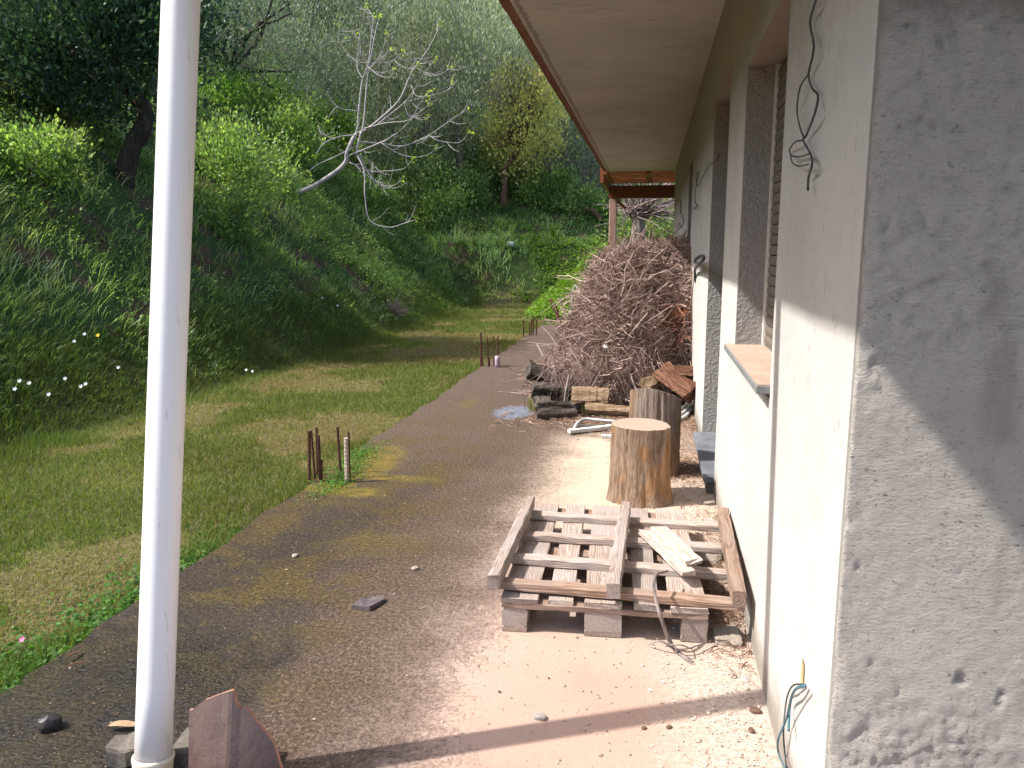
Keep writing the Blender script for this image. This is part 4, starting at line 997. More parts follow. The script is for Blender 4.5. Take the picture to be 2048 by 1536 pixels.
for i, (x_, y_, s_, lab) in enumerate(((.33, 3.02, .045, 'lump of fallen plaster under the front right corner of the slatted frame'), (.35, 3.5, .04, 'lump of fallen plaster seen through the slats near the wall'), (.31, 3.85, .05, 'largest lump of fallen plaster, at the rear right corner of the slatted frame'), (.36, 4.35, .035, 'lump of fallen plaster in the shade between flat stump and wall'), (.38, 4.75, .03, 'small plaster lump against the wall just before the doorstep'))):
    tag(put('plaster_lump', rock_mesh('plaster_lump', s_*1.3, s_*1.6, s_*.5, M['stone'] if i % 2 else M['lintel'], 30+i, 3, .3), None, (x_, y_, s_*.25)), lab, 'plaster lump', 'lumps of fallen plaster at the wall foot')

# ------------------------------------------------------------------ vegetation
def grass_mat():
    return leaf_mat('lawn_blades', [(0, (.06, .10, .02)), (.3, (.12, .165, .035)), (.52, (.19, .205, .055)), (.62, (.25, .215, .09)), (.85, (.30, .235, .125)), (1, (.19, .12, .07))], .25, .6, patch=(.95, .85, .8))
MG = grass_mat()
def blades(x, y, z, h, w, lean, rnd, seed, two=False):
    r = np.random.default_rng(seed); n = len(x)
    a = r.uniform(0, 2*np.pi, n); wx, wy = np.cos(a)*w*.5, np.sin(a)*w*.5
    B = np.stack([x, y, z], -1); W = np.stack([wx, wy, 0*wx], -1)
    tip = B+np.stack([lean[:, 0]*h, lean[:, 1]*h, h*np.sqrt(np.clip(1-.5*(lean**2).sum(1), .15, 1))], -1)
    if not two:
        V = np.stack([B-W, B+W, tip], 1); Fc = np.arange(n*3).reshape(n, 3)
        return V.reshape(-1, 3), [Fc], np.repeat(rnd, 3)
    mid = B+(tip-B)*.55+np.stack([0*h, 0*h, h*.16], -1); tip = tip-np.stack([0*h, 0*h, h*.12], -1)
    V = np.stack([B-W, B+W, mid+W*.75, mid-W*.75, tip], 1); o = np.arange(n)[:, None]*5
    return V.reshape(-1, 3), [o+np.array([0, 1, 2, 3]), o+np.array([3, 2, 4])], np.repeat(rnd, 5)

def lawn():
    r = np.random.default_rng(31); N = 330000
    t = r.random(N); y = 1.4*(24.5/1.4)**t; x = r.uniform(-5.9, -2.10, N)
    far = y > 16.5; x = np.where(far, r.uniform(-5.9, -.9, N), x)
    keep = (x > -y*.95-1.0) & ~((x > -2.16) & (y < 16.1)); x, y = x[keep], y[keep]; n = len(x)
    d = np.hypot(x, y); z = hz(x, y)
    g = n2(x, y, .9, 41, 4); dry = smooth(g+.25*(n2(x, y, 6, 43)-.5), .44, .56)
    brown = smooth(n2(x, y, .7, 47, 4), .55, .66)*smooth(y, 12, 4)
    foot = smooth(x, -4.4, -5.0)                      # lusher near the bank
    edge = smooth(x, -2.4, -2.17)*.7*(y < 9)
    edge = edge*smooth(n2(y, y*0, 1.3, 3), .35, .6)
    lush = np.clip(foot+smooth(x, -2.5, -2.2)*smooth(y, 3.6, 2.4)+edge*.5, 0, 1)
    h = (.022+.028*r.random(n))*(1+1.6*lush+1.1*edge)*(1-.35*dry)*(1+d*.03)
    far_ = smooth(y, 16, 19); lush2 = np.clip(lush+far_*smooth(x, -4, -2), 0, 1)
    rv_ = np.clip(r.beta(2, 2, n)*.62+dry*.36*(1-lush2)+brown*.2-.12*lush2, 0, 1)
    w_ = .0022*(1+d*.30)*r.uniform(.7, 1.4, n)
    lean = r.normal(0, .5, (n, 2)); lean = np.where(dry[:, None] > .5, lean*1.6, lean); lean = np.clip(lean, -1.2, 1.2)
    k2 = h > .05
    V, Fs, rr = blades(x, y, z, h, w_, lean, rv_, 1)
    tag(put('lawn_grass', mesh('lawn_grass', V, Fs, MG, rnd=rr)), 'short trodden grass with straw coloured patches between slab and bank', 'grass', kind='stuff')
    # broad-leaf weeds along the near slab edge
    n = 9000; y = 1.5+2.6*r.random(n)**1.3; x = -2.12-r.gamma(1.5, .09, n)*(1+.3*(y < 2.6)); z = hz(x, y)+r.random(n)*.085*smooth(y, 4.5, 2)
    V, Fs, rr = leaves(np.stack([x, y, z], -1), .022, .7, 5, up=.9, rnd=r.random(n)*.6)
    tag(put('edge_weeds', mesh('edge_weeds', V, Fs, M['weed'], rnd=rr)), 'bright green clover and weeds overhanging the near slab edge', 'weeds', kind='stuff')
def leaves(P, size, asp, seed, up=.5, rnd=None, dirv=None):
    r = np.random.default_rng(seed); n = len(P); s = size*r.uniform(.6, 1.4, n)
    N = r.normal(0, 1, (n, 3)); N[:, 2] = np.abs(N[:, 2])+up*1.5; N /= np.linalg.norm(N, axis=1, keepdims=True)
    A = r.normal(0, 1, (n, 3)) if dirv is None else dirv+r.normal(0, .45, (n, 3))
    A -= N*(A*N).sum(1, keepdims=True)*(1.0 if dirv is None else .3); A /= np.linalg.norm(A, axis=1, keepdims=True)
    B = np.cross(N, A); B /= np.linalg.norm(B, axis=1, keepdims=True)+1e-9
    A = A*s[:, None]; B = B*(s*asp*.5)[:, None]
    V = np.stack([P, P+A*.5+B, P+A, P+A*.5-B], 1)
    return V.reshape(-1, 3), [np.arange(n*4).reshape(n, 4)], np.repeat(r.random(n) if rnd is None else rnd, 4)
M['weed'] = leaf_mat('broad_weed_leaves', [(0, (0.036, 0.102, 0.014)), (.5, (0.084, 0.204, 0.030)), (.85, (0.156, 0.288, 0.048)), (1, (0.240, 0.324, 0.072))], .3)
M['hillgrass'] = leaf_mat('long_bank_grass', [(0, (0.079, 0.106, 0.044)), (.4, (0.189, 0.237, 0.096)), (.75, (0.348, 0.407, 0.158)), (.9, (0.600, 0.562, 0.266)), (1, (0.600, 0.600, 0.431))], .3, .5, patch=(.7, .95, .75))
M['hillleaf'] = leaf_mat('bank_undergrowth_leaves', [(0, (0.072, 0.109, 0.037)), (.5, (0.213, 0.285, 0.091)), (.85, (0.431, 0.497, 0.158)), (1, (0.600, 0.600, 0.227))], .3, .5, patch=(.65, .8, .75))
lawn()

BARE = [(420, 480, .7), (560, 420, .6), (1130, 470, .5), (600, 520, .6), (880, 520, .8), (150, 560, .8), (500, 600, .5), (350, 620, .5), (250, 440, 1.0), (330, 330, .7), (800, 425, 1.1), (880, 430, .9), (240, 350, .6), (780, 610, .4), (1040, 540, .8), (1000, 560, .7), (700, 440, .7), (930, 560, .6)]
BAREP = [(hit(a_, b_), s_) for a_, b_, s_ in BARE]
def bare(x, y):
    m = np.zeros_like(x)
    for q_, s_ in BAREP: m = np.maximum(m, np.exp(-(((x-q_[0])**2+(y-q_[1])**2)/(s_*s_))))
    return m
def bank():
    r = np.random.default_rng(37)
    def pts(N, seed, ymax=46):
        r = np.random.default_rng(seed)
        t = r.random(N); y = 2.5*(ymax/2.5)**t; x = -4.3-r.random(N)**1.15*(4+y*.36)
        m = r.random(N) < .40; y = np.where(m, 16.8+26*r.random(N)**1.7, y); x = np.where(m, r.uniform(-11, 2.5, N)*np.clip(.5+y/45, .5, 1), x)
        keep = (hz(x, y) > .0+.08*r.random(N)) & (x > -y*.98-2.2)
        return x[keep], y[keep]
    def nrm(x, y):
        e = .12; hx = (hz(x+e, y)-hz(x-e, y))/(2*e); hy = (hz(x, y+e)-hz(x, y-e))/(2*e); return hx, hy
    # long grass in drooping tufts
    NT_ = 25000; x, y = pts(NT_, 1); nt = len(x); hx, hy = nrm(x, y); g = np.hypot(hx, hy)+.01
    K = 9; X = np.repeat(x, K)+r.normal(0, .05, nt*K); Y = np.repeat(y, K)+r.normal(0, .05, nt*K); Z = hz(X, Y)-.03
    d = np.hypot(X, Y); hh = np.repeat(.10+.26*n2(x, y, 1.3, 61)*r.uniform(.4, 1.4, nt)*smooth(hz(x, y), -.05, .9), K)*r.uniform(.5, 1.1, nt*K)
    hump = (X > -2.9) & (Y > 16.5); hh = np.where(hump, hh*.55, hh)
    dn = np.stack([-np.repeat(hx/g, K), -np.repeat(hy/g, K)], -1)
    lean = dn*.75*np.repeat(smooth(g, .1, .7), K)[:, None]+r.normal(0, .45, (nt*K, 2))
    br = bare(X, Y); keep = r.random(nt*K) > br*.85
    cl = np.repeat(n2(x, y, .9, 67, 3)+.55*smooth(n2(x, y, .38, 69, 3), .52, .68), K)
    rv_ = np.clip(r.beta(2, 2.5, nt*K)*.8+(cl-.5)*1.0+.1*hump+br*.3, 0, 1)
    w_ = .0045*(1+d*.13)*r.uniform(.7, 1.4, nt*K)
    V, Fs, rr = blades(X[keep], Y[keep], Z[keep], hh[keep]*(1+d[keep]*.012), w_[keep], np.clip(lean[keep], -1.1, 1.1), rv_[keep], 2, True)
    tag(put('bank_grass', mesh('bank_grass', V, Fs, M['hillgrass'], rnd=rr)), 'long drooping grass covering the steep bank', 'grass', kind='stuff')
    # leafy undergrowth in clumps
    NC = 9500; x, y = pts(NC, 2); K = 26; cl = n2(x, y, .55, 71, 3); kp = (cl > .43) | ((x > -3) & (y > 17)); x, y, cl = x[kp], y[kp], cl[kp]; nc = len(x)
    d0 = np.hypot(x, y); rad = (.10+.22*r.random(nc))*smooth(hz(x, y), -.1, 1.0)*(1+d0*.012); hump = (x > -2.9) & (y > 16.5); rad = np.where(hump, .12, rad)
    q_ = r.normal(0, 1, (nc, K, 3)); q_ /= np.linalg.norm(q_, axis=2, keepdims=True); q_[..., 2] = np.abs(q_[..., 2])*1.1
    P = np.stack([x, y, hz(x, y)], -1)[:, None]+q_*rad[:, None, None]*r.uniform(.5, 1.1, (nc, K, 1))
    P = P.reshape(-1, 3); br = bare(P[:, 0], P[:, 1]); kk = r.random(len(P)) > br*.9
    rv_ = np.clip(np.repeat(r.beta(2, 2, nc), K)*.6+r.random(nc*K)*.35+np.repeat(hump*.25, K), 0, 1)
    dd = np.hypot(P[:, 0], P[:, 1]); sz = .028*(1+dd*.055)
    V, Fs, rr = leaves(P[kk], sz[kk], .62, 8, up=.5, rnd=rv_[kk])
    tag(put('undergrowth', mesh('undergrowth', V, Fs, M['hillleaf'], rnd=rr)), 'leafy green undergrowth in clumps over the bank', 'undergrowth', kind='stuff')
bank()

def rise():
    r = np.random.default_rng(66); n = 110000
    x = r.uniform(-5.6, .2, n); y = 16.05+14*r.random(n)**1.7; k_ = (hz(x, y) > -.05+.1*r.random(n)) & (n2(x, y, .8, 12)+.30*(y < 20)+.25*(r.random(n)-.5)-.55*smooth(x, -2.4, -5.0)-.35*smooth(y, 23, 30) > .34)
    x, y = x[k_], y[k_]; m = len(x)
    V, Fs, rr = leaves(np.stack([x, y, hz(x, y)+r.uniform(.0, .14, m)], -1), .075, .6, 4, up=.7, rnd=np.clip(r.beta(2.5, 2, m)*.8+.25*(n2(x, y, 1.1, 18)-.5), 0, 1))
    M['rise'] = leaf_mat('sunny_ground_cover', [(0, (.08, .15, .02)), (.5, (.17, .27, .035)), (.85, (.28, .36, .06)), (1, (.36, .38, .10))], .35, .5, patch=(.85, .95, .8))
    tag(put('ground_cover', mesh('ground_cover', V, Fs, M['rise'], rnd=rr)), 'bright yellow-green ground cover on the rise behind the end of the slab', 'ground cover', kind='stuff')
rise()
# ---- trees
def crown_pts(cx, r3, n, clumps, seed, shell=.55, cs=.22, flat=1.0):
    r = np.random.default_rng(seed)
    u = r.normal(0, 1, (clumps, 3)); u /= np.linalg.norm(u, axis=1, keepdims=True); rad = r.uniform(shell, 1.0, clumps)**.6
    lob = 1+.25*(vnoise(u*2.2+seed, seed)-.5)*2
    C = u*(rad*lob)[:, None]*np.array(r3)
    wts = r.uniform(.4, 1.6, clumps); wts /= wts.sum(); ci = r.choice(clumps, n, p=wts)
    sc = cs*np.mean(r3)*r.uniform(.6, 1.3, clumps)
    P = C[ci]+r.normal(0, 1, (n, 3))*sc[ci][:, None]*np.array([1, 1, flat])
    return np.array(cx)+P, np.array(cx)+C, r.random(clumps)[ci]
def tree(name, base, crown, r3, n, clumps, seed, leafm, barkm, lab, cat='tree', lsize=.09, asp=.3, tr=.12, limbs=9, up=.3, group=None, mid=None, vert=.8, twigs=0, cs=.22, shell=.55, tone=.5):
    base = np.array(base, float); crown = np.array(crown, float)
    root = empty(name, base, label=lab, cat=cat, group=group)
    P, C, cr = crown_pts(crown-base, r3, n, clumps, seed, shell, cs)
    r = np.random.default_rng(seed+1); parts = []
    top = (crown-base)+np.array([0, 0, -.35*r3[2]])
    trunk = [np.zeros(3)-np.array([0, 0, .25])]+([np.array(m_)-base for m_ in mid] if mid else [top*.5+r.normal(0, .08, 3)*np.linalg.norm(top)*.6])+[top]
    V, Fs = tubes(spline(trunk, 14)[None], np.linspace(tr*1.25, tr*.7, 14)[None]*(1+.08*r.uniform(-1, 1, (1, 14))), 10, True); parts.append((V, Fs, 0))
    lc = C[r.choice(len(C), min(limbs, len(C)), replace=False)]
    K = 9; LP_ = []
    for c_ in lc:
        m_ = top+(c_-top)*.45+r.normal(0, .12, 3)*np.mean(r3); LP_.append(spline([top*r.uniform(.8, 1.0), m_, c_], K))
    V, Fs = tubes(np.array(LP_), np.linspace(tr*.5, tr*.12, K)[None].repeat(len(lc), 0), 6); parts.append((V, Fs, 0))
    if twigs:
        st = r.choice(len(lc), twigs); ti = r.integers(3, K, twigs); S_ = np.array([LP_[a_][b_] for a_, b_ in zip(st, ti)])
        dv = r.normal(0, 1, (twigs, 3)); dv[:, 2] = np.abs(dv[:, 2])*vert+.2; dv /= np.linalg.norm(dv, axis=1, keepdims=True)
        Ln = r.uniform(.3, 1.0, twigs)*np.mean(r3)*.75; t = np.linspace(0, 1, 5); PP = S_[:, None]+dv[:, None]*(t[None, :, None]*Ln[:, None, None]); PP[..., 2] += (t**2)[None]*Ln[:, None]*.25
        PP += r.normal(0, .02, PP.shape); V, Fs = tubes(PP, np.linspace(tr*.10, tr*.03, 5)[None].repeat(twigs, 0), 3); parts.append((V, Fs, 0))
    V, Fo, mi = join(parts)
    put('trunk', mesh('trunk', V, Fo, barkm, mi=mi, smooth_=True, rnd=np.full(len(V), .5)), root)
    out = P-(crown-base); out /= np.linalg.norm(out, axis=1, keepdims=True)+1e-6; dv = out*.6+np.array([0, 0, vert])
    rn = np.clip(cr*.55+r.random(n)*.45+(tone-.5), 0, 1)
    V, Fs, rr = leaves(P, lsize, asp, seed+5, up=up, rnd=rn, dirv=dv)
    o = put('crown', mesh('crown', V, Fs, leafm, rnd=rr), root); o['kind'] = 'stuff'
    return root
M['olive'] = leaf_mat('olive_leaves', [(0, (0.06, 0.078, 0.058)), (.5, (0.20, 0.228, 0.165)), (1, (0.42, 0.43, 0.34))], .18, .5, patch=(.95, 1.0, 1.0))
M['olive_d'] = leaf_mat('dark_olive_leaves', [(0, (0.063, 0.087, 0.076)), (.6, (0.174, 0.214, 0.174)), (1, (0.363, 0.410, 0.331))], .18, .5)
M['darkleaf'] = leaf_mat('dark_evergreen_leaves', [(0, (0.017, 0.034, 0.026)), (.7, (0.046, 0.086, 0.057)), (1, (0.098, 0.156, 0.084))], .2, .45)
M['shrub'] = leaf_mat('shrub_leaves', [(0, (0.053, 0.113, 0.026)), (.5, (0.155, 0.274, 0.059)), (1, (0.399, 0.488, 0.117))], .3, .5)
M['yellow'] = leaf_mat('yellowing_leaves', [(0, (0.319, 0.300, 0.125)), (.5, (0.600, 0.545, 0.196)), (.8, (0.600, 0.600, 0.255)), (1, (0.600, 0.460, 0.244))], .3, .6, patch=(1.0, .9, .85))
M['tinge'] = leaf_mat('dark_shrub_leaves', [(0, (0.099, 0.150, 0.056)), (.6, (0.231, 0.302, 0.114)), (1, (0.507, 0.517, 0.239))], .25, .5)
M['bud'] = leaf_mat('fresh_buds', [(0, (.30, .38, .05)), (1, (.5, .55, .1))], .35, .5)

def crown_at(px, py, Y): return at(px, py, Y)
def base_below(x, y): return np.array([x, y, float(hz(x, y))])
OL = 'silver-green olive trees on the slope'
for i, (px_, py_, Y_, r3, n_, tone, lab) in enumerate([
    (930, 130, 27, (2.4, 2.2, 2.2), 30000, .62, 'bright silver olive tree with a broad crown right of the bare fig branches'),
    (1075, 120, 31, (2.4, 2.2, 2.2), 22000, .58, 'silver olive tree partly behind the eaves edge at the top'),
    (760, 70, 29, (2.9, 2.4, 2.6), 26000, .5, 'greyish olive tree directly behind the upright fig branches'),
    (820, 270, 27, (1.7, 1.4, 1.3), 13000, .45, 'lower olive bush with dense foliage right of the fig trunk'),
    (590, 55, 24, (2.6, 2.2, 2.3), 26000, .42, 'grey olive tree at the top just right of the white pipe'),
    (1140, 300, 30, (1.7, 1.6, 1.6), 10000, .55, 'small olive tree behind the yellowing tree')]):
    c_ = crown_at(px_, py_, Y_); b_ = base_below(c_[0]-.3, c_[1]+.8)
    if c_[2]-r3[2]*.6 < b_[2]: b_[2] = b_[2]
    tree('olive_tree', b_, c_, r3, n_, 120, 100+i*9, M['olive'], M['bark_grey'], lab, lsize=.13, asp=.24, tr=.13, group=OL, vert=1.3, twigs=60, cs=.20, tone=tone)
# dark leaning tree with black limbs
c_ = at(470, 85, 21)
tree('olive_tree', base_below(at(425, 250, 21)[0], 21.0), c_, (2.2, 1.8, 1.7), 15000, 80, 301, M['olive_d'], M['bark_dark'], 'dark limbed old olive tree leaning out above the bright shrubs', lsize=.10, asp=.26, tr=.16, mid=[at(440, 190, 20.8), at(490, 140, 20.8)], limbs=12, twigs=80, vert=.9)
hb = hit(238, 350); c_ = at(185, 60, hb[1]+.2)
tree('evergreen_tree', hb, c_, (1.95, 1.5, 1.15), 32000, 120, 331, M['darkleaf'], M['bark_dark'], 'big dark evergreen tree on the bank behind the white pipe', lsize=.085, asp=.5, tr=.13, mid=[at(262, 300, hb[1]), at(290, 220, hb[1]+.1)], limbs=14, twigs=60, cs=.2)
hb2 = hit(20, 60, 3, 60); c_ = at(90, -40, 16.5)
tree('evergreen_tree', base_below(c_[0]-.6, c_[1]+.6), c_, (2.4, 1.9, 1.5), 20000, 70, 341, M['darkleaf'], M['bark_dark'], 'dark evergreen foliage hanging in at the top left corner', lsize=.08, asp=.5, tr=.1, limbs=10, twigs=40)
c_ = at(330, 20, 25)
tree('evergreen_tree', base_below(c_[0]-.2, c_[1]+.8), c_, (1.9, 1.6, 1.5), 18000, 80, 351, M['olive_d'], M['bark_dark'], 'shadowy blue-green tree behind the top of the white pipe', lsize=.09, asp=.35, tr=.12, limbs=10, twigs=40)
# backdrop trees higher up the slope
BT = 'dense trees along the top of the slope'
for i, (px_, py_, Y_, rr_, m_, lab) in enumerate([(480, -20, 33, 3.6, 'olive_d', 'tree on the ridge above the dark limbed olive'), (660, -30, 36, 3.8, 'olive_d', 'tree on the ridge above the grey olives'), (830, 50, 39, 3.6, 'olive_d', 'tree on the ridge above the fig branch tips'),
     (1010, 150, 42, 3.2, 'tinge', 'tree on the ridge below the open patch of sky'), (1130, 200, 40, 3.4, 'tinge', 'tree on the ridge beside the eaves edge'), (1270, 380, 38, 3.0, 'tinge', 'tree seen in the distance under the porch beam'), (1180, 330, 34, 2.2, 'olive_d', 'round tree left of the porch corner')]):
    c_ = at(px_, py_, Y_); b_ = base_below(c_[0], c_[1]+.5); c_[2] = max(c_[2], b_[2]+rr_*.5) if px_ > 1200 else c_[2]
    tree('ridge_tree', b_, c_, (rr_, rr_*.9, rr_*.8), 15000, 90, 400+i*7, M[m_], M['bark_dark'], lab, lsize=.17, asp=.4, tr=.15, limbs=8, group=BT, cs=.2)
# shrubs
SH = 'leafy shrubs growing on the bank'
for i, (px_, py_, r3, n_, m_, lab) in enumerate([
    (520, 225, (1.3, 1.0, .7), 9000, 'shrub', 'bright yellow-green shrub under the dark olive limbs'), (640, 255, (1.0, .9, .6), 7000, 'shrub', 'bright green shrub just left of the fig branches'),
    (440, 190, (.8, .7, .5), 3500, 'shrub', 'lime green bush seen through the dark limbs'), (960, 350, (1.3, 1.1, .9), 8000, 'tinge', 'dark green bush between fig and yellowing tree'),
    (1090, 385, (1.0, .9, .6), 4500, 'hillleaf', 'dark green bush right of the yellowing tree trunk'), (1150, 410, (1.0, .8, .55), 4000, 'tinge', 'dark shrub left of the porch post'),
    (850, 415, (1.7, 1.2, 1.2), 12000, 'tinge', 'dark green bush hiding the olive trunks right of the fig'), (925, 385, (.9, .8, .6), 4000, 'tinge', 'dark bush left of the yellowing tree trunk'),
    (560, 300, (1.3, 1.0, .7), 7000, 'hillleaf', 'mid green bush above the fig trunk base'), (450, 350, (1.2, 1.0, .7), 7000, 'hillleaf', 'mid green bush right of the white pipe'),
    (820, 340, (1.2, 1.0, .8), 6000, 'tinge', 'dark bush beneath the olive crown'), (720, 400, (.9, .8, .5), 4000, 'hillleaf', 'green bush below the fig branches'),
    (1300, 470, (1.2, 1.0, .7), 5000, 'tinge', 'dark green shrub beyond the brushwood under the porch'), (60, 110, (1.0, .8, .5), 6000, 'hillleaf', 'grassy green bush near the top left corner'),
    (60, 330, (.7, .6, .35), 4500, 'hillleaf', 'low green bush at the left edge'), (430, 440, (.7, .6, .35), 3500, 'hillleaf', 'low green bush on the bank beside the white pipe')]):
    g = hit(px_, py_+15); tree('shrub', g, g+np.array([.1, -.1, r3[2]*.45]), r3, n_, 46, 500+i*5, M[m_], M['bark_brown'], lab, 'shrub', lsize=.045+.0022*g[1], asp=.55, tr=.03, limbs=8, group=SH, twigs=40, cs=.26, shell=.3)
# yellowing tree
g = hit(1004, 412); c_ = at(1052, 235, g[1]); s_ = g[1]/26
tree('yellowing_tree', g, c_, (1.35*s_, 1.2*s_, 1.8*s_), 7000, 110, 601, M['yellow'], M['bark_brown'], 'small tree with yellow-brown leaves and a dark trunk in front of the olives', lsize=.10, asp=.6, tr=.10, mid=[at(1010, 370, g[1]), at(1012, 335, g[1])], limbs=16, twigs=420, vert=1.1, cs=.2, shell=.3)
# pruned trunk with bare shoots seen beyond the heap
g = base_below(-.37, 21.0); g[2] = min(g[2], 1.3)
root = empty('pruned_tree', g, label='thick pruned trunk with bare pinkish shoots beyond the brushwood, under the porch beam', cat='tree')
put('trunk', tube_mesh('trunk', [np.zeros(3)-[0, 0, .3], np.array([.02, 0, .5]), np.array([.0, 0, 1.15])], .19, .16, M['bark_grey'], 12, 10, bump=.08), root)
def shoots():
    r = np.random.default_rng(71); n = 150; K = 7; t = np.linspace(0, 1, K)
    s0 = np.array([0, 0, 1.1])+r.normal(0, .12, (n, 3))*[1.6, 1, .5]; e = s0+np.stack([r.uniform(-.9, 2.0, n), r.uniform(-.8, .8, n), r.uniform(-.5, 1.3, n)], -1)
    m_ = (s0+e)/2+np.stack([0*t[0]+r.normal(0, .15, n), r.normal(0, .1, n), r.uniform(.0, .5, n)], -1)
    P = ((1-t)**2)[None, :, None]*s0[:, None]+(2*t*(1-t))[None, :, None]*m_[:, None]+(t**2)[None, :, None]*e[:, None]+r.normal(0, .015, (n, K, 3))
    V, Fs = tubes(P, np.linspace(1, .35, K)[None]*r.uniform(.008, .020, (n, 1)), 4); put('bare_shoots', mesh('bare_shoots', V, Fs, M['bluegrey_twig'], rnd=np.repeat(r.random(n), K*4)), root)['kind'] = 'stuff'
shoots()
# bare scrub left of the porch
def scrub(name, px_, py_, w_, h_, n, m, seed, lab, Yoff=0, rad=.012):
    g = hit(px_, py_); r = np.random.default_rng(seed); K = 6; t = np.linspace(0, 1, K)
    s0 = r.normal(0, .15, (n, 3))*[w_, w_, .2]; d_ = np.stack([r.normal(0, w_*.7, n), r.normal(0, w_*.5, n), np.abs(r.normal(0, h_*.7, n))], -1)
    P = s0[:, None]+d_[:, None]*t[None, :, None]+r.normal(0, .1, (n, 1, 3))*(t*(1-t))[None, :, None]*w_*4+r.normal(0, .012, (n, K, 3))
    V, Fs = tubes(P, np.linspace(1, .35, K)[None]*r.uniform(.5, 1.2, (n, 1))*rad, 3)
    tag(put(name, mesh(name, V, Fs, M[m], rnd=np.repeat(r.random(n), K*3)), None, g), lab, 'bush')
scrub('bare_bush', 1165, 385, 1.0, 1.3, 140, 'bluegrey_twig', 81, 'leafless grey-pink bush left of the porch corner')
scrub('bare_bush', 785, 625, .35, .30, 160, 'twig', 82, 'small dry brushy heap at the foot of the bank', rad=.006)
scrub('bare_bush', 1090, 350, 1.0, .9, 120, 'twig', 83, 'tangle of bare twigs under the yellowing tree crown')
scrub('bare_bush', 600, 210, .9, 1.0, 90, 'bluegrey_twig', 84, 'bare twiggy shrub among the bright green bushes')
g = hit(1185, 440); branch_thing('fallen_log', [g+[-.35, 0, .35], g+[0, -.05, .3], g+[.3, -.1, -.05]], .10, .09, M['bark_brown'], 'pinkish broken log lying on the slope left of the porch post', 'log', S=9)
g = hit(1022, 495); tag(put('pale_stone', rock_mesh('pale_stone', .13, .1, .09, M['whiteboard'], 88, 2, .3), None, g+[0, -.1, .1]), 'pale bluish white stone on the terrace edge of the far bank', 'stone')
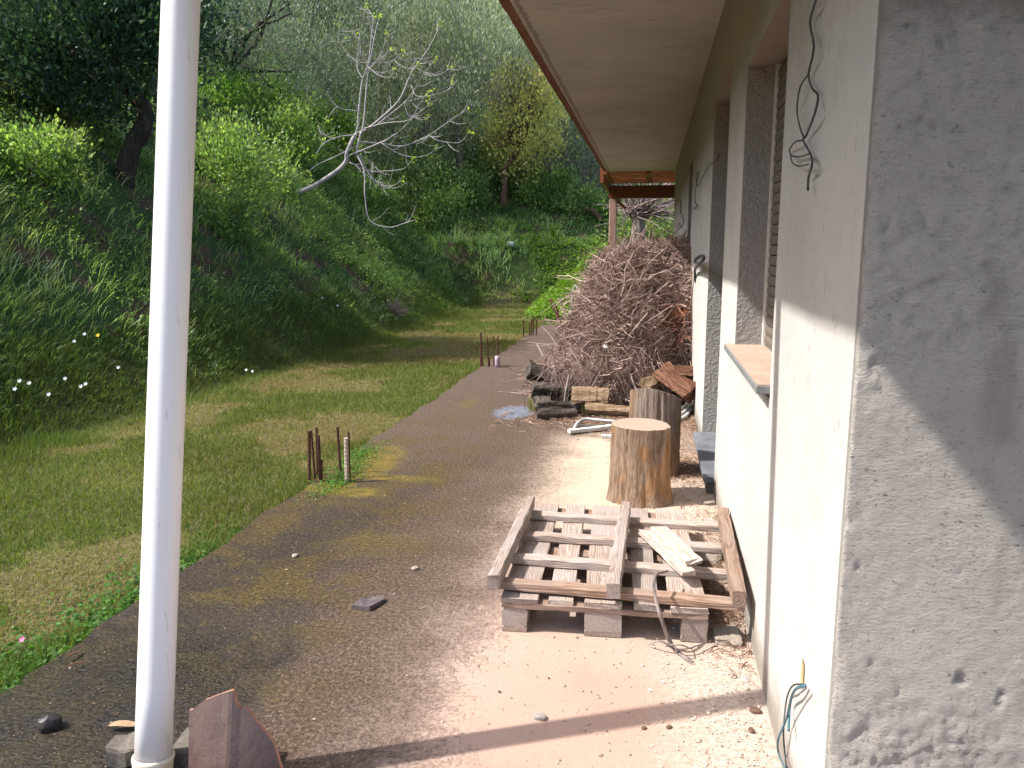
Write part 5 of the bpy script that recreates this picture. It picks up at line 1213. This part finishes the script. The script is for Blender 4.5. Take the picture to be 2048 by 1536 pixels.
# stick in the bank
# fig tree
def fig():
    g = hit(592, 388); Y0 = g[1]-.1; r = np.random.default_rng(91)
    root = empty('fig_tree', g, label='bare pale grey fig tree leaning out from the bank, with long curving shoots', cat='tree')
    def cp(p_, dy): return at(600+p_[0]/2.926, p_[1]/2.926, Y0+dy)-g
    B = [([(-30, 1135), (60, 1100), (130, 1060), (230, 990), (270, 940), (275, 890), (330, 780)], .085, .055),
         ([(275, 890), (300, 820), (335, 760), (345, 640), (365, 470), (400, 370), (420, 200), (430, 100)], .042, .012), ([(330, 900), (350, 800), (370, 740), (385, 560), (400, 420), (440, 200), (465, 100)], .034, .010),
         ([(350, 780), (420, 735), (520, 650), (590, 570), (650, 430), (700, 360), (760, 270), (820, 150)], .040, .009), ([(440, 740), (600, 610), (660, 540), (720, 440), (790, 350)], .020, .008),
         ([(380, 750), (500, 720), (640, 700), (700, 610), (760, 530)], .018, .007), ([(340, 830), (480, 840), (600, 855), (740, 800), (830, 740), (900, 690), (985, 640)], .026, .007),
         ([(760, 795), (800, 820), (880, 835), (940, 830), (990, 775)], .014, .007), ([(290, 910), (480, 830), (580, 770), (660, 690), (760, 610)], .024, .008), ([(610, 600), (720, 570), (860, 530), (890, 470)], .014, .007),
         ([(550, 350), (600, 390), (670, 400), (690, 370)], .012, .007), ([(625, 190), (640, 300), (690, 370)], .008, .012), ([(400, 390), (460, 440), (530, 450), (550, 400)], .014, .007), ([(420, 370), (530, 360), (610, 300)], .012, .006),
         ([(420, 390), (500, 320), (540, 280)], .011, .006), ([(330, 900), (375, 1000), (380, 1150), (410, 1290), (520, 1330), (600, 1310), (680, 1285)], .026, .008), ([(350, 910), (420, 1040), (500, 1095), (560, 1080), (600, 1040)], .016, .007),
         ([(290, 950), (400, 1000), (520, 1000), (610, 985), (660, 930)], .018, .007), ([(480, 840), (580, 900), (680, 920), (760, 900), (800, 860)], .014, .006), ([(340, 850), (200, 920), (110, 960), (40, 1010)], .018, .012),
         ([(320, 790), (230, 800), (140, 840), (90, 910)], .016, .014), ([(140, 840), (115, 810), (130, 765), (150, 820)], .010, .008), ([(365, 460), (335, 400), (335, 330), (350, 190)], .012, .007), ([(400, 370), (330, 290), (225, 150)], .011, .006),
         ([(340, 650), (260, 640), (210, 630), (160, 700)], .012, .010), ([(340, 900), (430, 960), (500, 1080), (570, 1140)], .014, .006), ([(610, 600), (640, 680), (740, 690)], .012, .006), ([(690, 400), (760, 440), (840, 425), (880, 390)], .012, .006),
         ([(430, 380), (480, 300), (510, 200)], .011, .006), ([(650, 500), (680, 560), (750, 560)], .010, .006), ([(225, 150), (270, 220)], .006, .006), ([(430, 100), (390, 40)], .010, .006), ([(765, 735), (760, 800)], .006, .010), ([(350, 1000), (440, 1060), (480, 1100), (540, 1100)], .012, .006)]
    tips = []
    for i, (q_, r0, r1) in enumerate(B):
        dy0 = 0 if i == 0 else r.uniform(-.1, .1); dy1 = dy0+r.uniform(-.8, .5)*(0 if i == 0 else 1)
        pts = [cp(p_, dy0+(dy1-dy0)*j/(len(q_)-1)) for j, p_ in enumerate(q_)]; s_ = Y0/18
        put('trunk' if i == 0 else 'branch', tube_mesh('branch', pts, r0*s_*.72, r1*s_*.68, M['bark_fig'], 7, 8*len(pts), bump=.04), root); tips.append(pts[-1])
    nb = 110; K = 5; src = [np.array(q_) for q_, a_, b_ in B[1:]]
    PP = []
    for _ in range(nb):
        q_ = src[r.integers(len(src))]; j = r.integers(0, len(q_)-1); u_ = r.random(); st = q_[j]*(1-u_)+q_[j+1]*u_; dr = (q_[j+1]-q_[j]).astype(float); dr /= np.linalg.norm(dr)
        a_ = r.choice([-1, 1])*r.uniform(.4, 1.1); dr = np.array([dr[0]*math.cos(a_)-dr[1]*math.sin(a_), dr[0]*math.sin(a_)+dr[1]*math.cos(a_)])
        L_ = r.uniform(40, 130); p1 = st+dr*L_*.5+[0, L_*.06]; p2 = st+dr*L_+[0, -L_*.14]; d0 = r.uniform(-.3, .3)
        PP.append(spline([cp(st, 0), cp(p1, d0*.5), cp(p2, d0)], K))
    V, Fs = tubes(np.array(PP), np.linspace(.0075, .0035, K)[None].repeat(nb, 0), 4)
    put('fine_shoots', mesh('fine_shoots', V, Fs, M['bark_fig']), root)['kind'] = 'stuff'
    tp = np.array(tips[1:]); n = 9; P = (tp[:, None]+r.normal(0, .035, (len(tp), n, 3))).reshape(-1, 3)
    V, Fs, rr = leaves(P, .065, .55, 5, up=.4); put('young_leaves', mesh('young_leaves', V, Fs, M['bud'], rnd=rr), root)['kind'] = 'stuff'
fig()

# ---- small flowers and tufts
def flower_mesh(m, s_):
    V = [(0, 0, 0)]; n = 10
    for i in range(n): a_ = i/n*2*math.pi; rr_ = s_*(1 if i % 2 else .55); V.append((math.cos(a_)*rr_, math.sin(a_)*rr_, s_*.25))
    return mesh('flower', np.array(V), np.array([(0, i+1, (i+1) % n+1) for i in range(n)]), m)
M['petal'] = simple('white_petal', (.75, .75, .72), (.85, .85, .82), 20, .6, .2, 0); M['petal_y'] = simple('yellow_petal', (.7, .48, .03), (.8, .6, .05), 20, .6, .2, 0); M['petal_p'] = simple('pink_petal', (.5, .16, .3), (.65, .25, .42), 20, .6, .2, 0)
fw = flower_mesh(M['petal'], .021); fy_ = flower_mesh(M['petal_y'], .026); fp = flower_mesh(M['petal_p'], .013)
for px_, py_ in ((43, 786), (62, 790), (34, 802), (132, 780), (163, 795), (172, 790), (236, 756), (100, 812), (488, 757), (500, 760), (150, 705), (170, 690), (310, 620), (640, 610), (670, 625), (745, 560), (1104, 372), (1062, 362)):
    g = hit(px_, py_); tag(put('white_flower', fw, None, g+[.1, -.12, .13], (1.0, .5, 0)), 'small white wild flower dotted in the grass of the bank', 'flower', 'white wild flowers on the bank')
g = hit(196, 692); tag(put('yellow_flower', fy_, None, g+[.1, -.12, .13], (1.0, .4, 0)), 'single yellow wild flower in the grass left of the white pipe', 'flower')
g = hit(88, 1302, 1.2); tag(put('pink_flower', fp, None, np.array([-2.27, 2.43, .07]), (.8, .2, 0)), 'tiny pink clover flower in the weeds at the near slab edge', 'flower')
def tufts():
    r = np.random.default_rng(15); C = np.array([gnd(1085, 830), gnd(1100, 815), gnd(1150, 825), gnd(1160, 820), gnd(1180, 830), gnd(1212, 835), gnd(1070, 822)])
    ci = r.integers(0, len(C), 420); x = C[ci, 0]+r.normal(0, .03, 420); y = C[ci, 1]+r.normal(0, .03, 420)
    V, Fs, rr = blades(x, y, np.zeros(420), r.uniform(.03, .17, 420), np.full(420, .006), r.normal(0, .3, (420, 2)), r.uniform(.2, .7, 420), 5, True)
    tag(put('weed_tufts', mesh('weed_tufts', V, Fs, MG, rnd=rr)), 'green grass tufts growing round the firewood logs', 'weeds', kind='stuff')
    N = 2600; C = np.array([(-2.03, 5.05), (-1.98, 4.75), (-2.08, 5.5)]); ci = r.integers(0, 3, N); x = C[ci, 0]+r.normal(0, .06, N); y = C[ci, 1]+r.normal(0, .18, N); x = np.maximum(x, -2.15)
    V, Fs, rr = leaves(np.stack([x, y, r.uniform(.0, .03, N)], -1), .014, .7, 3, up=.8); tag(put('cluster_weeds', mesh('cluster_weeds', V, Fs, M['weed'], rnd=rr)), 'low green weeds between the bars of the nearest cluster', 'weeds', kind='stuff')
tufts()
